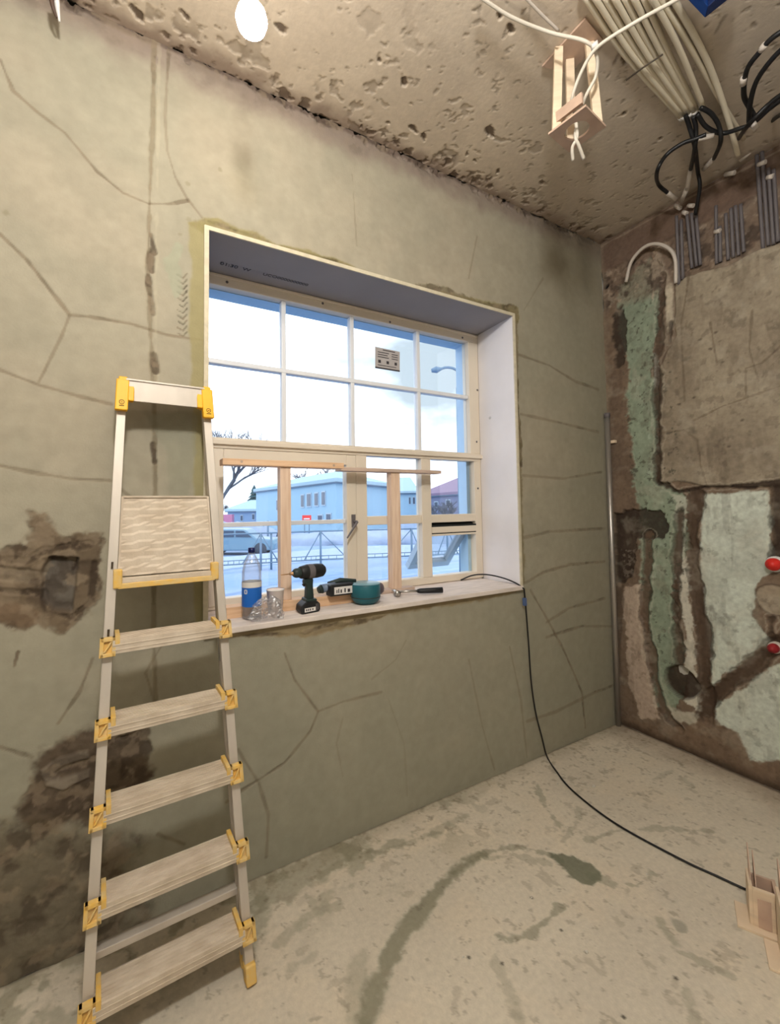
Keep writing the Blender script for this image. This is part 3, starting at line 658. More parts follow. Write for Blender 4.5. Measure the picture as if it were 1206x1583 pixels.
for x, y in [(822, 1388), (776, 1489), (1045, 1512), (964, 1572), (906, 1472), (725, 1480), (868, 1438)]:
    uu, vv = pf.px(x, y); pf.mix((1 - sst(.003, .008, np.hypot(U - uu, V - vv) + pf.w2 * .006)) * .85, (50, 44, 38))
pf.d = -(fbm(U, V, 6, 15) - .5) * .004
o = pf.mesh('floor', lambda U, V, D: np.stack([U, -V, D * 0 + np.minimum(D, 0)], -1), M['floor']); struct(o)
b = MB(); b.box(-4.3, .3, -4.0, .4, -.25, -.02); b.box(-4.3, -3.4, -4.0, 0, -.02, 0); b.box(-3.4, 0, -4.0, -1.75, -.02, 0); struct(b.build('floor_slab', M['plain_wall']))
# unseen walls behind the camera
b = MB(); b.box(-4.5, -4.3, -4.2, .4, 0, H); struct(b.build('wall_left', M['plain_wall']))
b = MB(); b.box(-4.5, .2, -4.2, -4.0, 0, H); struct(b.build('wall_back', M['plain_wall']))

# ================================================================== step ladder
LB = np.array([-2.604, -0.384, 0.0]); LPH = 0.039; LK = 0.156; LW = 0.217; LT = 0.043
lx = np.array([math.cos(LPH), math.sin(LPH), 0]); lyv = np.array([-math.sin(LPH), math.cos(LPH), 0])
def LP(s, z, back=0.0, inw=0.0):   # point on the ladder's front frame: s=-1 left rail, +1 right rail
    w = (LW - LT * z - inw) * s
    return LB + lx * w + lyv * (LK * z + back) + np.array([0, 0, z])
ladder = root('step_ladder', LB, 'folded aluminium step ladder with yellow joints leaning on the wall left of the window', 'ladder')
LZ = 1.80
ldir = lambda s: (LP(s, LZ) - LP(s, 0)) / np.linalg.norm(LP(s, LZ) - LP(s, 0))
for s in (-1, 1):
    b = MB(); a, c = LP(s, 0.0, .012, .013), LP(s, LZ - .02, .012, .013); d = ldir(s)
    u = lx - d * (lx @ d); u /= np.linalg.norm(u); v = np.cross(d, u)
    L = np.linalg.norm(c - a); mid = (a + c) / 2
    b.obox(mid + v * (-.000), u, v, d, .0125, .0030, L / 2)                    # face of the channel
    b.obox(mid + u * (.0115 * s) + v * .018, u, v, d, .0015, .021, L / 2)     # outer flange
    b.obox(mid + u * (-.0115 * s) + v * .010, u, v, d, .0012, .012, L / 2)
    r_ = b.build('rail', M['alu'], ladder, bevel=.001)
    if s == -1:
        for zz in (.98, 1.03, 1.22):
            p = LP(s, zz, .008, .012); b = MB(); b.obox(p + (0, -.0, 0), u, v, d, .003, .0035, .010); b.build('slot', M['dark_mark'], r_)
    b = MB(); p = LP(s, .03, .014, .013); b.obox(p, u, v, d, .015, .018, .026); b.build('rubber_foot', M['yellow_d'], ladder, bevel=.004)
# rear frame folded in behind the front one
RB = .075
def RP(s, z): return LP(s, z, RB - .035 * z / LZ, .014)
for s in (-1, 1):
    b = MB(); b.bar(RP(s, .02), RP(s, LZ - .06), .010, .012, up=(0, 1, 0)); b.build('rear_rail', M['alu'], ladder, bevel=.002)
    b = MB(); b.bar(RP(s, .002), RP(s, .04), .011, .013, up=(0, 1, 0)); b.build('rear_foot', M['yellow_d'], ladder, bevel=.003)
for zz in (.215,):
    b = MB(); b.bar(RP(-1, zz), RP(1, zz), .016, .010); b.build('rear_brace', M['alu'], ladder, bevel=.002)
ZS = [.131 + .213 * i + .012 for i in range(5)]
for zz in ZS:
    b = MB(); a, c = LP(-1, zz, 0, .024), LP(1, zz, 0, .024); mid = (a + c) / 2; hl_ = np.linalg.norm(c - a) / 2; e = (c - a) / (2 * hl_)
    yv = np.cross((0, 0, 1), e)
    b.obox(mid + yv * .030 + (0, 0, .014), e, yv, (0, 0, 1), hl_, .040, .0025)        # tread
    b.obox(mid + yv * -.011 + (0, 0, -.002), e, yv, (0, 0, 1), hl_, .0022, .0185)      # front lip
    b.obox(mid + yv * .069 + (0, 0, .004), e, yv, (0, 0, 1), hl_, .002, .012)
    for k in range(7): b.obox(mid + yv * (-.005 + k * .0115) + (0, 0, .0172), e, yv, (0, 0, 1), hl_ - .004, .0018, .0012)
    for k in (-.010, .004): b.obox(mid + yv * -.0135 + (0, 0, k), e, yv, (0, 0, 1), hl_, .0012, .002)
    st_ = b.build('step', M['alu_step'], ladder, bevel=.0008)
    for s in (-1, 1):
        p = LP(s, zz, -.004, .012); d = ldir(s); b = MB()
        for (ox, oz, w_, h_) in ((0, .021, .019, .005), (0, -.021, .019, .005), (.015, 0, .005, .026), (-.015, 0, .005, .026)):
            b.obox(p + e * ox + d * oz, e, yv, d, w_, .009, h_)
        b.obox(p + yv * .004, e, yv, d, .019, .004, .024)
        b.obox(p + yv * -.001, e, yv, (d + e * .6) / np.linalg.norm(d + e * .6), .003, .006, .017)
        b.obox(p - e * (s * .024) + yv * .030 + (0, 0, .018), e, yv, (0, 0, 1), .006, .040, .012)
        b.build('corner_bracket', M['yellow_d'], st_, bevel=.0012)
# platform folded up between the rails
pz0, pz1 = 1.185, 1.425
def PL(s, z, off=0.0, inw=.030): return LP(s, z, .020 + off, inw)
b = MB()
n1, n2 = 16, 34; vs = []; fs = []
for j in range(n2 + 1):
    z = pz0 + (pz1 - pz0) * j / n2
    for i in range(n1 + 1):
        t = i / n1; a, c = PL(-1, z), PL(1, z); p = a * (1 - t) + c * t
        wv = .8 * ((j / n2 * 9.5 + .18 * math.sin(t * 2 * PI * 3)) % 1.0)
        p = p - lyv * (.0045 * wv) ; vs.append(p)
for j in range(n2):
    for i in range(n1): fs.append((j * (n1 + 1) + i, j * (n1 + 1) + i + 1, (j + 1) * (n1 + 1) + i + 1, (j + 1) * (n1 + 1) + i))
b.add(vs, fs)
a, c, e_, g = PL(-1, pz0, .004), PL(1, pz0, .004), PL(1, pz1, .004), PL(-1, pz1, .004)
b.prism([a, c, e_, g], lyv * .022)
b.bar(PL(-1, pz0, -.002), PL(-1, pz1, -.002), .003, .004, up=(0, 1, 0)); b.bar(PL(1, pz0, -.002), PL(1, pz1, -.002), .003, .004, up=(0, 1, 0)); b.bar(PL(-1, pz1, -.002), PL(1, pz1, -.002), .004, .003)
plat = b.build('platform', M['alu_step'], ladder)
b = MB(); b.bar(PL(-1, pz0 - .012, -.006, .026), PL(1, pz0 - .012, -.006, .026), .012, .008); b.build('front_lip', M['alu_step'], plat, bevel=.002)
b = MB(); b.bar(PL(-1, pz0 - .027, -.006, .030), PL(1, pz0 - .027, -.006, .030), .014, .008); b.build('yellow_edge', M['yellow_d'], plat, bevel=.002)
for s in (-1, 1):
    b = MB(); p = PL(s, pz0 - .005, -.012, .028); b.obox(p, lx, lyv, (0, 0, 1), .012, .012, .028); b.build('corner_cap', M['yellow_d'], plat, bevel=.004)
    b = MB(); b.bar(LP(s, pz0 + .03, .03, .022), LP(s, pz0 - .30, .05, .024), .0025, .007, up=(0, 1, 0)); b.build('stay', M['chrome'], ladder)
# top bar and caps
b = MB(); a, c = LP(-1, LZ - .032, -.004, .022), LP(1, LZ - .032, -.004, .022); mid = (a + c) / 2
b.bar(a, c, .004, .034); b.bar(a + lyv * .035 + (0, 0, .032), c + lyv * .035 + (0, 0, .032), .036, .002); b.bar(a + (0, -.002, .034), c + (0, -.002, .034), .006, .003)
b.build('top_bar', M['alu'], ladder, bevel=.001)
for s in (-1, 1):
    d = ldir(s); p = LP(s, LZ - .038, -.002, .012); b = MB()
    b.obox(p + d * -.012, lx, lyv, d, .018, .014, .052); b.obox(p + d * .042 + lyv * .004, lx, lyv, d, .012, .018, .007)
    b.obox(p - lx * (s * .024) + d * .006 + lyv * .006, lx, lyv, d, .010, .014, .036)
    b.obox(p + lyv * .035 + d * .01, lx, lyv, d, .016, .030, .034)
    cp = b.build('top_cap', M['yellow'], ladder, bevel=.003)
    q_ = p + d * -.038 - lyv * .0145; b = MB()
    for k in range(12):
        a1, a2 = 2 * PI * k / 12, 2 * PI * (k + 1) / 12
        b.tube([q_ + lx * .007 * math.cos(a1) + d * .007 * math.sin(a1), q_ + lx * .007 * math.cos(a2) + d * .007 * math.sin(a2)], .0009, 5)
    b.tube([q_ - lx * .003, q_ + lx * .003], .0009, 5); b.tube([q_ - lx * .007 - d * .012, q_ + lx * .007 - d * .012], .0012, 5)
    b.build('embossed_mark', M['dark_mark'], cp)

# ================================================================== bare bulb in view, plus an added fill bulb
def emis(name, rgb, k):
    m = bpy.data.materials.new(name); m.use_nodes = True; n = m.node_tree; n.nodes.clear()
    e = n.nodes.new('ShaderNodeEmission'); e.inputs[0].default_value = (*rgb, 1); e.inputs[1].default_value = k
    t = n.nodes.new('ShaderNodeBsdfTransparent'); t.inputs[0].default_value = (.85, .85, .82, 1); a = n.nodes.new('ShaderNodeAddShader')   # thin clear glass lets other light through
    o = n.nodes.new('ShaderNodeOutputMaterial'); n.links.new(e.outputs[0], a.inputs[0]); n.links.new(t.outputs[0], a.inputs[1]); n.links.new(a.outputs[0], o.inputs[0]); return m
def bulb(loc, label, k, r=.042, rgb=(1.0, .90, .78)):
    x, y, z = loc
    t = root('light_bulb', (x, y, H), label, 'light bulb', None)
    b = MB(); prof = [(0.0001, -r), (r * .5, -r * .87), (r * .85, -r * .5), (r, 0), (r * .88, r * .5), (r * .55, r * 1.0), (r * .34, r * 1.35)]
    b.lathe(loc, prof, 20); b.build('globe', emis('glowing_bulb', rgb, k), t)
    b = MB(); b.lathe((x, y, z + r * 1.3), [(0, 0), (.018, .0), (.020, .045), (.012, .06), (0, .06)], 14); b.build('socket', M['label_w'], t)
    b = MB(); b.tube([(x, y, z + r * 1.3 + .055), (x, y, H - .001)], .0035, 6); b.build('cord', M['white_cable'], t)
bulb((-2.449, -.584, 2.700), 'glowing bare bulb hanging at the top of the picture near the window wall', BULB_STRENGTH)
bulb((-2.7, -1.85, 2.78), 'added bare fill bulb hanging from the ceiling above the viewpoint, outside the picture', FILL_BULB_STRENGTH, .10, (1.0, .97, .93))

# ================================================================== timber props on the sill
def prop(label, xp, y, top, post_w, base, bw):
    t = root('timber_prop', (xp, y, .944), label, 'timber prop', 'timber props on the window sill')
    (x0, x1, zt, th_, yw) = top
    b = MB(); b.box(x0, x1, y - yw, y + yw, zt - th_, zt); b.build('top_board', base[1], t, bevel=.002)
    b = MB(); b.box(xp - post_w, xp + post_w, y - bw, y + bw, .944 + base[0], zt - th_); b.build('post', M['wood_v'], t, bevel=.002)
    return t
t1 = prop('pale pine T-shaped timber prop on the sill behind the cordless drill', -2.124, .150, (-2.39, -1.848, 1.588, .026, .034), .024, (.044, M['wood']), .022)
b = MB(); b.box(-2.375, -1.80, .116, .184, .944, .988); b.build('base_board', M['wood'], t1, bevel=.002)
for x, z in ((-2.315, 1.577), (-1.90, 1.575)):
    b = MB(); b.lathe((x, .1155, z), [(0, 0), (.006, 0)], 10, (0, -1, 0)); b.build('knot', M['hard'], t1)
t2 = prop('greyer timber prop on the sill behind the hammer, its top board slimmer', -1.507, .232, (-1.825, -1.215, 1.578, .018, .034), .027, (.018, M['wood_grey']), .024)
b = MB(); b.box(-1.66, -1.40, .205, .262, .944, .962); b.build('base_board', M['wood_grey'], t2, bevel=.002)

# ================================================================== things on the sill
SZ = .944
# water bottle
bx, by = -2.285, .075; bs = .80
bottle = root('water_bottle', (bx, by, SZ), 'clear plastic water bottle with blue label and navy cap on the window sill', 'bottle')
prof = [(0, .004), (.030, 0), (.041, .006), (.043, .02), (.041, .035), (.043, .05), (.0425, .15), (.0435, .165), (.043, .20), (.036, .235), (.022, .262), (.014, .275), (.0135, .287)]
prof = [(r * .88, h * .93) for r, h in prof]
b = MB(); b.lathe((bx, by, SZ), prof, 28); b.build('body', M['pet'], bottle)
b = MB(); b.lathe((bx, by, SZ), [(.0388, .052), (.0390, .054), (.0390, .125), (.0388, .127)], 28); lb = b.build('label', M['label_b'], bottle)
b = MB(); b.lathe((bx, by, SZ), [(.0389, .127), (.0389, .148)], 28); b.build('label_border', M['label_w'], lb)
b = MB(); b.lathe((bx, by, SZ + .262), [(0, .020), (.0135, .020), (.014, 0), (0.013, 0)], 20); b.build('cap', M['cap_b'], bottle)
b = MB(); cv = CAM - np.array([bx, by, SZ]); an = math.atan2(cv[1], cv[0])
for da, zz, w in ((-.75, .112, .006), (-.50, .112, .006), (-.62, .119, .004), (-.62, .105, .004)):
    p = np.array([bx + .0394 * math.cos(an + da), by + .0394 * math.sin(an + da), SZ + zz]); nrm = np.array([math.cos(an + da), math.sin(an + da), 0]); tt = np.array([-nrm[1], nrm[0], 0])
    b.obox(p, tt, nrm, (0, 0, 1), (.0018 if w > .005 else .005), .0006, (w if w > .005 else .0015))
b.build('lettering', M['label_w'], lb)
# paper roll / cup
rx, ry = -2.192, .064
cup = root('paper_cup', (rx, ry, SZ), 'pale pinkish paper cup behind the crumpled film, beside the timber prop', 'cup')
b = MB(); b.lathe((rx, ry, SZ), [(0, .002), (.027, 0), (.035, .105), (.037, .107), (.0335, .107), (.026, .004), (0, .004)], 24); b.build('body', M['paper'], cup)
b = MB(); b.lathe((rx, ry, SZ), [(.0372, .1055), (.0376, .108), (.0345, .1095)], 24); b.build('rim', M['label_w'], cup)
# crumpled film
def crumple(cx, cy, rx_, ry_, h_, seed, nu=34, nv=18):
    rnd = random.Random(seed); vs = []; fs = []
    ph = [rnd.uniform(0, 6.28) for _ in range(12)]
    for j in range(nv + 1):
        t = j / nv
        for i in range(nu):
            a = 2 * PI * i / nu
            k = 1 + .16 * math.sin(3 * a + ph[0] + 4 * t) + .12 * math.sin(7 * a + ph[1] - 6 * t) + rnd.uniform(-.13, .13)
            rr = math.sin(min(1, .12 + .88 * (1 - t)) * PI / 2) * k * (1 if t > .1 else .9)
            z = h_ * math.sin(t * PI / 2) * (1 + .10 * math.sin(5 * a + ph[2])) + rnd.uniform(-.003, .003)
            if j == 0: z = .0005
            vs.append((cx + rx_ * rr * math.cos(a), cy + ry_ * rr * math.sin(a), SZ + max(z, .0005)))
    for j in range(nv):
        for i in range(nu): fs.append((j * nu + i, j * nu + (i + 1) % nu, (j + 1) * nu + (i + 1) % nu, (j + 1) * nu + i))
    return vs, fs
b = MB(); vs, fs = crumple(-2.235, .018, .062, .030, .085, 5); b.add(vs, fs)
tag(b.build('plastic_film', M['bag']), 'crumpled transparent plastic film lying on the sill in front of the bottle and cup', 'plastic film')

# cordless drill, standing on its battery
dx, dy = -2.052, .060
drill = root('cordless_drill', (dx, dy, SZ), 'black cordless drill driver standing upright on its battery on the sill, bit pointing left', 'drill')
def dpt(u, z): return np.array([dx + u, dy + .02 * (u / .1), SZ + z])   # side view outline
def slab(b, pts, hw, mi=0):
    P = [dpt(u, z) + (0, -hw, 0) for u, z in pts]; b.prism(P, (0, 2 * hw, 0), mi)
b = MB(); slab(b, [(-.040, .0), (.040, .0), (.047, .010), (.046, .034), (.032, .046), (-.020, .050), (-.044, .034), (-.048, .012)], .034)
bt = b.build('battery', M['black'], drill, bevel=.005)
b = MB(); slab(b, [(-.022, .046), (.030, .043), (.034, .054), (-.018, .060)], .030); b.build('battery_collar', M['dark_green'], drill, bevel=.004)
yb = -.0352
def dec(b, u0, u1, z0, z1, off=yb):
    b.hexa([dpt(u0, z0) + (0, off, 0), dpt(u1, z0) + (0, off, 0), dpt(u1, z0) + (0, off + .002, 0), dpt(u0, z0) + (0, off + .002, 0), dpt(u0, z1) + (0, off, 0), dpt(u1, z1) + (0, off, 0), dpt(u1, z1) + (0, off + .002, 0), dpt(u0, z1) + (0, off + .002, 0)])
b = MB(); dec(b, -.030, .022, .008, .024); lbp = b.build('label', M['label_w'], bt)
b = MB()
for u in (-.024, -.015, -.006, .006): dec(b, u, u + .005, .012, .020, yb - .0006)
b.build('lettering', M['ink'], lbp)
b = MB(); dec(b, .024, .028, .006, .036); dec(b, .032, .036, .010, .036); b.build('grey_rib', M['grey_pipe'], bt)
b = MB(); slab(b, [(-.014, .055), (.024, .052), (.020, .110), (.022, .140), (-.020, .140), (-.024, .122), (-.010, .112)], .017); b.build('handle', M['dark_green'], drill, bevel=.007, seg=3)
b = MB(); slab(b, [(-.028, .118), (-.018, .124), (-.015, .112), (-.020, .106)], .008); b.build('trigger', M['black'], drill, bevel=.003)
b = MB(); ax = np.array([1, .2, 0]); ax /= np.linalg.norm(ax)
b.lathe(dpt(-.040, .168), [(0, 0), (.022, 0), (.026, .006), (.030, .03), (.031, .08), (.028, .112), (.018, .124), (0, .126)], 24, ax); hs = b.build('motor_housing', M['black'], drill)
b = MB(); b.lathe(dpt(-.006, .168), [(.0312, 0), (.0318, .002), (.0318, .026), (.0312, .028)], 24, ax); b.build('vent_band', M['grey_pipe'], hs)
b = MB(); b.lathe(dpt(-.072, .168), [(0, 0), (.010, 0), (.017, .008), (.020, .016), (.020, .034)], 20, ax); ck = b.build('chuck', M['dark_green'], drill)
b = MB(); b.lathe(dpt(-.085, .168), [(0, 0), (.006, 0), (.008, .014)], 12, ax); b.lathe(dpt(-.128, .168), [(0, 0), (.0022, .004), (.0026, .045)], 8, ax); b.build('bit', mat('brass_bit', (190, 150, 110), .4, metal=.7), drill)

# teal cordless tool lying on the sill
tx, ty = -1.768, .070
tool = root('cordless_sander', (tx, ty, SZ), 'teal and black cordless power tool lying on the sill with its battery to the left', 'power tool')
b = MB(); b.lathe((tx, ty, SZ), [(0, .002), (.045, .002), (.058, .012), (.064, .022), (.067, .028), (.067, .085), (.064, .090), (0, .091)], 32); dr = b.build('round_housing', M['teal'], tool)
b = MB(); b.lathe((tx, ty, SZ), [(.0662, .0905), (.060, .094), (.0, .094)], 32); b.build('top_rim', mat('light_teal', (110, 150, 160), .3), dr)
b = MB(); b.lathe((tx, ty, SZ), [(.0672, .030), (.0678, .031), (.0678, .034), (.0672, .035)], 32); b.build('seam', M['dark_green'], dr)
b = MB(); b.box(tx - .175, tx - .055, ty + .005, ty + .055, SZ + .046, SZ + .098); bb = b.build('battery', M['black'], tool, bevel=.006)
b = MB(); b.box(tx - .155, tx - .062, ty + .0035, ty + .0055, SZ + .054, SZ + .086); b.build('label', M['label_w'], bb)
b = MB()
for k, (u, w) in enumerate(((.145, .004), (.136, .004), (.125, .006), (.106, .006), (.090, .012))): b.box(tx - u, tx - u + w, ty + .002, ty + .0037, SZ + .060, SZ + (.074 if k % 2 == 0 else .078))
b.build('lettering', M['ink'], bb)
b = MB(); b.tube([(tx - .20, ty + .045, SZ + .078), (tx - .13, ty + .050, SZ + .088)], [.020, .014], 16); b.build('knob', mat('grey_blue_plastic', (120, 136, 160), .4), tool)
b = MB(); b.tube([(tx - .215, ty + .044, SZ + .074), (tx - .198, ty + .045, SZ + .078)], [.014, .021], 16); b.build('knob_end', M['dark_green'], tool)
b = MB(); b.tube([(tx - .16, ty + .058, SZ + .095), (tx - .10, ty + .060, SZ + .104), (tx - .03, ty + .04, SZ + .095)], [.010, .013, .012], 12); b.build('grip', M['dark_green'], tool)
b = MB(); b.lathe((tx + .050, ty + .030, SZ + .052), [(0, -.002), (.030, 0), (.034, .03), (.026, .055), (0, .06)], 20, (1, .25, 0)); b.build('end_cap', mat('mauve_grey_plastic', (92, 80, 88), .5), tool)

# hammer
hm = root('hammer', AZ(650, 917, SZ), 'hammer with steel head and black grip lying on the sill beside the teal tool', 'hammer')
A, B = AZ(616, 922, SZ + .016), AZ(684, 912, SZ + .018)
A = np.array([A[0], .110, SZ + .018]); B = np.array([-1.318, .070, SZ + .018])
A = AZ(612, 915, SZ + .018); A[1] = min(A[1], .19); B = AZ(684, 912, SZ + .018)
dv = (B - A) / np.linalg.norm(B - A); LL = np.linalg.norm(B - A); nv_ = np.cross((0, 0, 1), dv)
b = MB(); b.tube([A + dv * .005, A + dv * LL * .5], .0065, 10); b.build('shaft', M['chrome'], hm)
b = MB(); b.tube([A + dv * LL * .46, A + dv * LL * .52, A + dv * LL * .8, A + dv * LL], [.009, .0125, .0135, .0145], 12); b.build('grip', M['black'], hm)
b = MB(); b.tube([A - nv_ * .035, A + nv_ * .008, A + nv_ * .03, A + nv_ * .05 + dv * -.01], [.013, .012, .008, .003], 12); b.lathe(A - nv_ * .048, [(0, 0), (.0155, .001), (.0155, .014), (.012, .018)], 16, nv_); b.build('head', M['chrome'], hm)

# ================================================================== black lead from the sill to the floor
pts = [np.array(p) for p in ((-1.02, .285, SZ + .006), (-.95, .262, SZ + .03), (-.90, .20, SZ + .038), (-.875, .10, SZ + .030), (-.862, .02, SZ + .012), (-.850, -.022, SZ - .012), (-.840, -.024, .90))]
p2 = [AY(817, 990, -.022), AY(821, 1050, -.022), AY(828, 1100, -.022), AY(838, 1140, -.022), AZ(846, 1170, .006), AZ(860, 1192, .006), AZ(885, 1222, .006), AZ(950, 1272, .006), AZ(1050, 1327, .006), AZ(1110, 1355, .006), AZ(1153, 1375, .006)]
b = MB(); b.tube(pts + p2, .0042, 8, smooth_path=6)
lead = tag(b.build('power_lead', M['black_cable']), 'thin black power lead running from the sill corner down the wall and across the floor', 'cable')
b = MB(); q0 = AY(811, 930, -.024); b.bar(q0 + (0, 0, .02), q0 - (-.002, 0, .022), .010, .008, up=(0, 1, 0)); cl = b.build('blue_clip', mat('slate_blue_clip', (78, 98, 140), .5), lead, bevel=.003)

# ================================================================== steel pole in the corner
b = MB(); b.tube([(-.040, -.020, .003), (-.034, -.020, 1.965)], .0155, 14)
pole = tag(b.build('steel_pole', M['pole']), 'thin galvanised steel pole standing in the corner right of the window', 'pole')
b = MB(); b.lathe((-.034, -.02, 1.965), [(.0157, -.03), (.018, -.03), (.018, 0), (0, .001)], 14); b.build('end_cap', M['grey_pipe'], pole)
b = MB(); p = AX(948, 683, -.01); b.obox(p, (1, 0, 0), (0, 1, 0), (0, 0, 1), .012, .018, .010); tag(b.build('wall_plug', M['ply'], bevel=.003), 'small tan plug on the right wall beside the steel pole', 'wall plug')

# ================================================================== wooden downlight box on the ceiling
zl = hgt((-1.325, -.735), 200)
box = root('downlight_box', (-1.325, -.735, H), 'wooden ceiling box with a square lower plate and round hole, white wires dangling through', 'ceiling box')
lo = [AZ(x, y, zl) for x, y in ((850, 208), (893, 236), (933, 195), (893, 166))]
cl_ = sum(lo) / 4
def fitsq(P):
    c = sum(P) / 4; h_ = sum(np.linalg.norm((p - c)[:2]) for p in P) / 4; a = np.mean([math.atan2(*(p - c)[[1, 0]]) - k * PI / 2 for k, p in enumerate(P)][:1]); return c, h_, a
c0, hr, a0_ = fitsq(lo)
def sq(c, h_, a, z): return [np.array([c[0] + h_ * math.cos(a + k * PI / 2), c[1] + h_ * math.sin(a + k * PI / 2), z]) for k in range(4)]
def plate(c, h_, a, z, thick, hole_r):
    b = MB(); n = 32; o = []; i_ = []
    S = sq(c, h_, a, z)
    for k in range(n):
        f = 4 * k / n; s_ = int(f); t = f - s_; o.append(S[s_] * (1 - t) + S[(s_ + 1) % 4] * t)
        d = o[-1] - np.array([c[0], c[1], z]); i_.append(np.array([c[0], c[1], z]) + d / np.linalg.norm(d) * hole_r)
    up = np.array([0, 0, thick]); vs = o + i_ + [p + up for p in o] + [p + up for p in i_]
    fs = []
    for k in range(n):
        m_ = (k + 1) % n
        fs += [(k, m_, n + m_, n + k), (2 * n + k, 3 * n + k, 3 * n + m_, 2 * n + m_), (k, 2 * n + k, 2 * n + m_, m_), (n + k, n + m_, 3 * n + m_, 3 * n + k)]
    b.add(vs, fs); return b
pl = plate(c0, hr, a0_, zl, .008, .042).build('lower_plate', M['hard'], box)
up_ = [AZ(x, y, H - .006) for x, y in ((838, 102), (880, 112), (932, 60), (905, 28))]
b = MB(); b.prism([p - (0, 0, .004) for p in up_], (0, 0, .009)); b.build('upper_plate', M['hard'], box)
cS = sq(c0, hr * .72, a0_, zl + .008)
uc = sum(up_) / 4
for k, p in enumerate(cS):
    if k == 1: continue
    top_ = np.array([p[0] * .75 + uc[0] * .25, p[1] * .75 + uc[1] * .25, H - .008])
    b = MB(); b.bar(p, top_, .008, .015, up=(math.cos(a0_), math.sin(a0_), 0)); b.build('batten', M['ply'], box, bevel=.001)
b = MB(); b.bar(cS[0] + (0, 0, .03), cS[3] + (0, 0, .12), .012, .006); b.build('brace', M['ply'], box, bevel=.001)
b = MB(); b.bar(cS[0] + (0, 0, .05), cS[1] + (0, 0, .05), .006, .02); b.build('brace', M['hard'], box, bevel=.001)
# white cables into the box
def cable(name, pts, r, m, label, cat, group=None, par=None, n=8, k=7):
    b = MB(); b.tube(pts, r, n, smooth_path=k); o = b.build(name, m, par)
    if label: tag(o, label, cat, group)
    return o
w1 = cable('white_cable', [AZ(1060, -8, 2.97), AZ(1040, 3, 2.96), AZ(980, 36, 2.94), AZ(925, 72, 2.93), AZ(902, 105, 2.90), AZ(885, 150, 2.84), np.array([c0[0] - .01, c0[1] - .0, zl + .06]), np.array([c0[0] + .0, c0[1] + .0, zl - .02]), AZ(885, 228, zl - .05), AZ(886, 248, zl - .08)], .0058, M['white_cable'], 'white cable coming from the upper right, bent down through the wooden ceiling box', 'cable', 'white cables into the ceiling box')
w2 = cable('white_cable', [AZ(740, -6, H - .03), AZ(790, 26, H - .04), AZ(850, 50, H - .07), AZ(905, 64, 2.95), AZ(922, 85, 2.93), AZ(921, 118, 2.89), AZ(905, 150, 2.84), np.array([c0[0] + .02, c0[1] + .01, zl + .05]), np.array([c0[0] - .005, c0[1] + .004, zl - .02]), AZ(895, 225, zl - .05), AZ(903, 246, zl - .08)], .0058, M['white_cable'], 'white cable coming from the upper left, looped down through the wooden ceiling box', 'cable', 'white cables into the ceiling box')
cable('loose_cable', [AZ(808, -8, H - .015), AZ(835, 20, H - .02), AZ(864, 48, H - .03)], .005, M['coupling'], 'short greyish cable lying along the ceiling left of the wooden box', 'cable')
b = MB(); b.tube([AZ(918, 66, 2.945), AZ(920, 75, 2.935)], .012, 10); b.build('clip', M['label_w'], w2)
b = MB(); b.tube([AZ(893, 160, 2.83), AZ(898, 164, 2.825)], .012, 10); b.build('clip', M['label_w'], w2)

# ================================================================== conduits across the ceiling
def cpt(x, y, z): return AZ(x, y, z)
for i in range(7):
    t = i / 6
    zt = H - .012 - .006 * (i % 2)
    a = cpt(898 + 92 * t, -14, zt); m_ = cpt(968 + 66 * t, 88 - 6 * t, zt); e = cpt(1052 + 26 * t, 181 - 10 * t, zt)
    pos = ['outermost towards the window', 'second from the window side', 'third from the window side', 'in the middle of the bundle', 'fifth from the window side', 'sixth from the window side', 'outermost away from the window'][i]
    o = cable('cream_conduit', [a, m_, e], .0095, M['cream_cable'], 'cream conduit in the flat bundle on the ceiling, ' + pos, 'conduit', 'cream conduits in the flat ceiling bundle')
    b = MB(); dd = (e - m_) / np.linalg.norm(e - m_); b.tube([e - dd * .004, e + dd * .018], .0115, 10); b.build('end_sleeve', M['label_w'], o)
o = cable('cream_conduit', [cpt(1002, -14, H - .03), cpt(1048, 70, H - .03), cpt(1088, 166, H - .03)], .0095, M['cream_cable'], 'cream conduit alone beside the flat ceiling bundle, ending in a black cable', 'conduit')
o = cable('cream_conduit', [cpt(1012, -14, H - .014), cpt(1060, 60, H - .014), cpt(1108, 145, H - .014), cpt(1150, 215, H - .014)], .0095, M['cream_cable'], 'long cream conduit running past the bundle down to the right wall corner', 'conduit')
o = cable('cream_conduit', [cpt(1034, -14, H - .016), cpt(1072, 52, H - .016), cpt(1098, 105, H - .018), cpt(1118, 160, H - .04), cpt(1134, 215, H - .09), cpt(1141, 240, H - .10)], .0105, M['cream_cable'], 'thick cream conduit curving down furthest right on the ceiling', 'conduit')
# tie across the bundle
b = MB(); b.tube([cpt(968, 124, H - .034), cpt(995, 104, H - .034), cpt(1025, 84, H - .034)], .003, 6)
tag(b.build('cable_tie', mat('dark_wire', (70, 60, 50), .6)), 'thin dark wire tied across the flat bundle of cream conduits', 'wire')

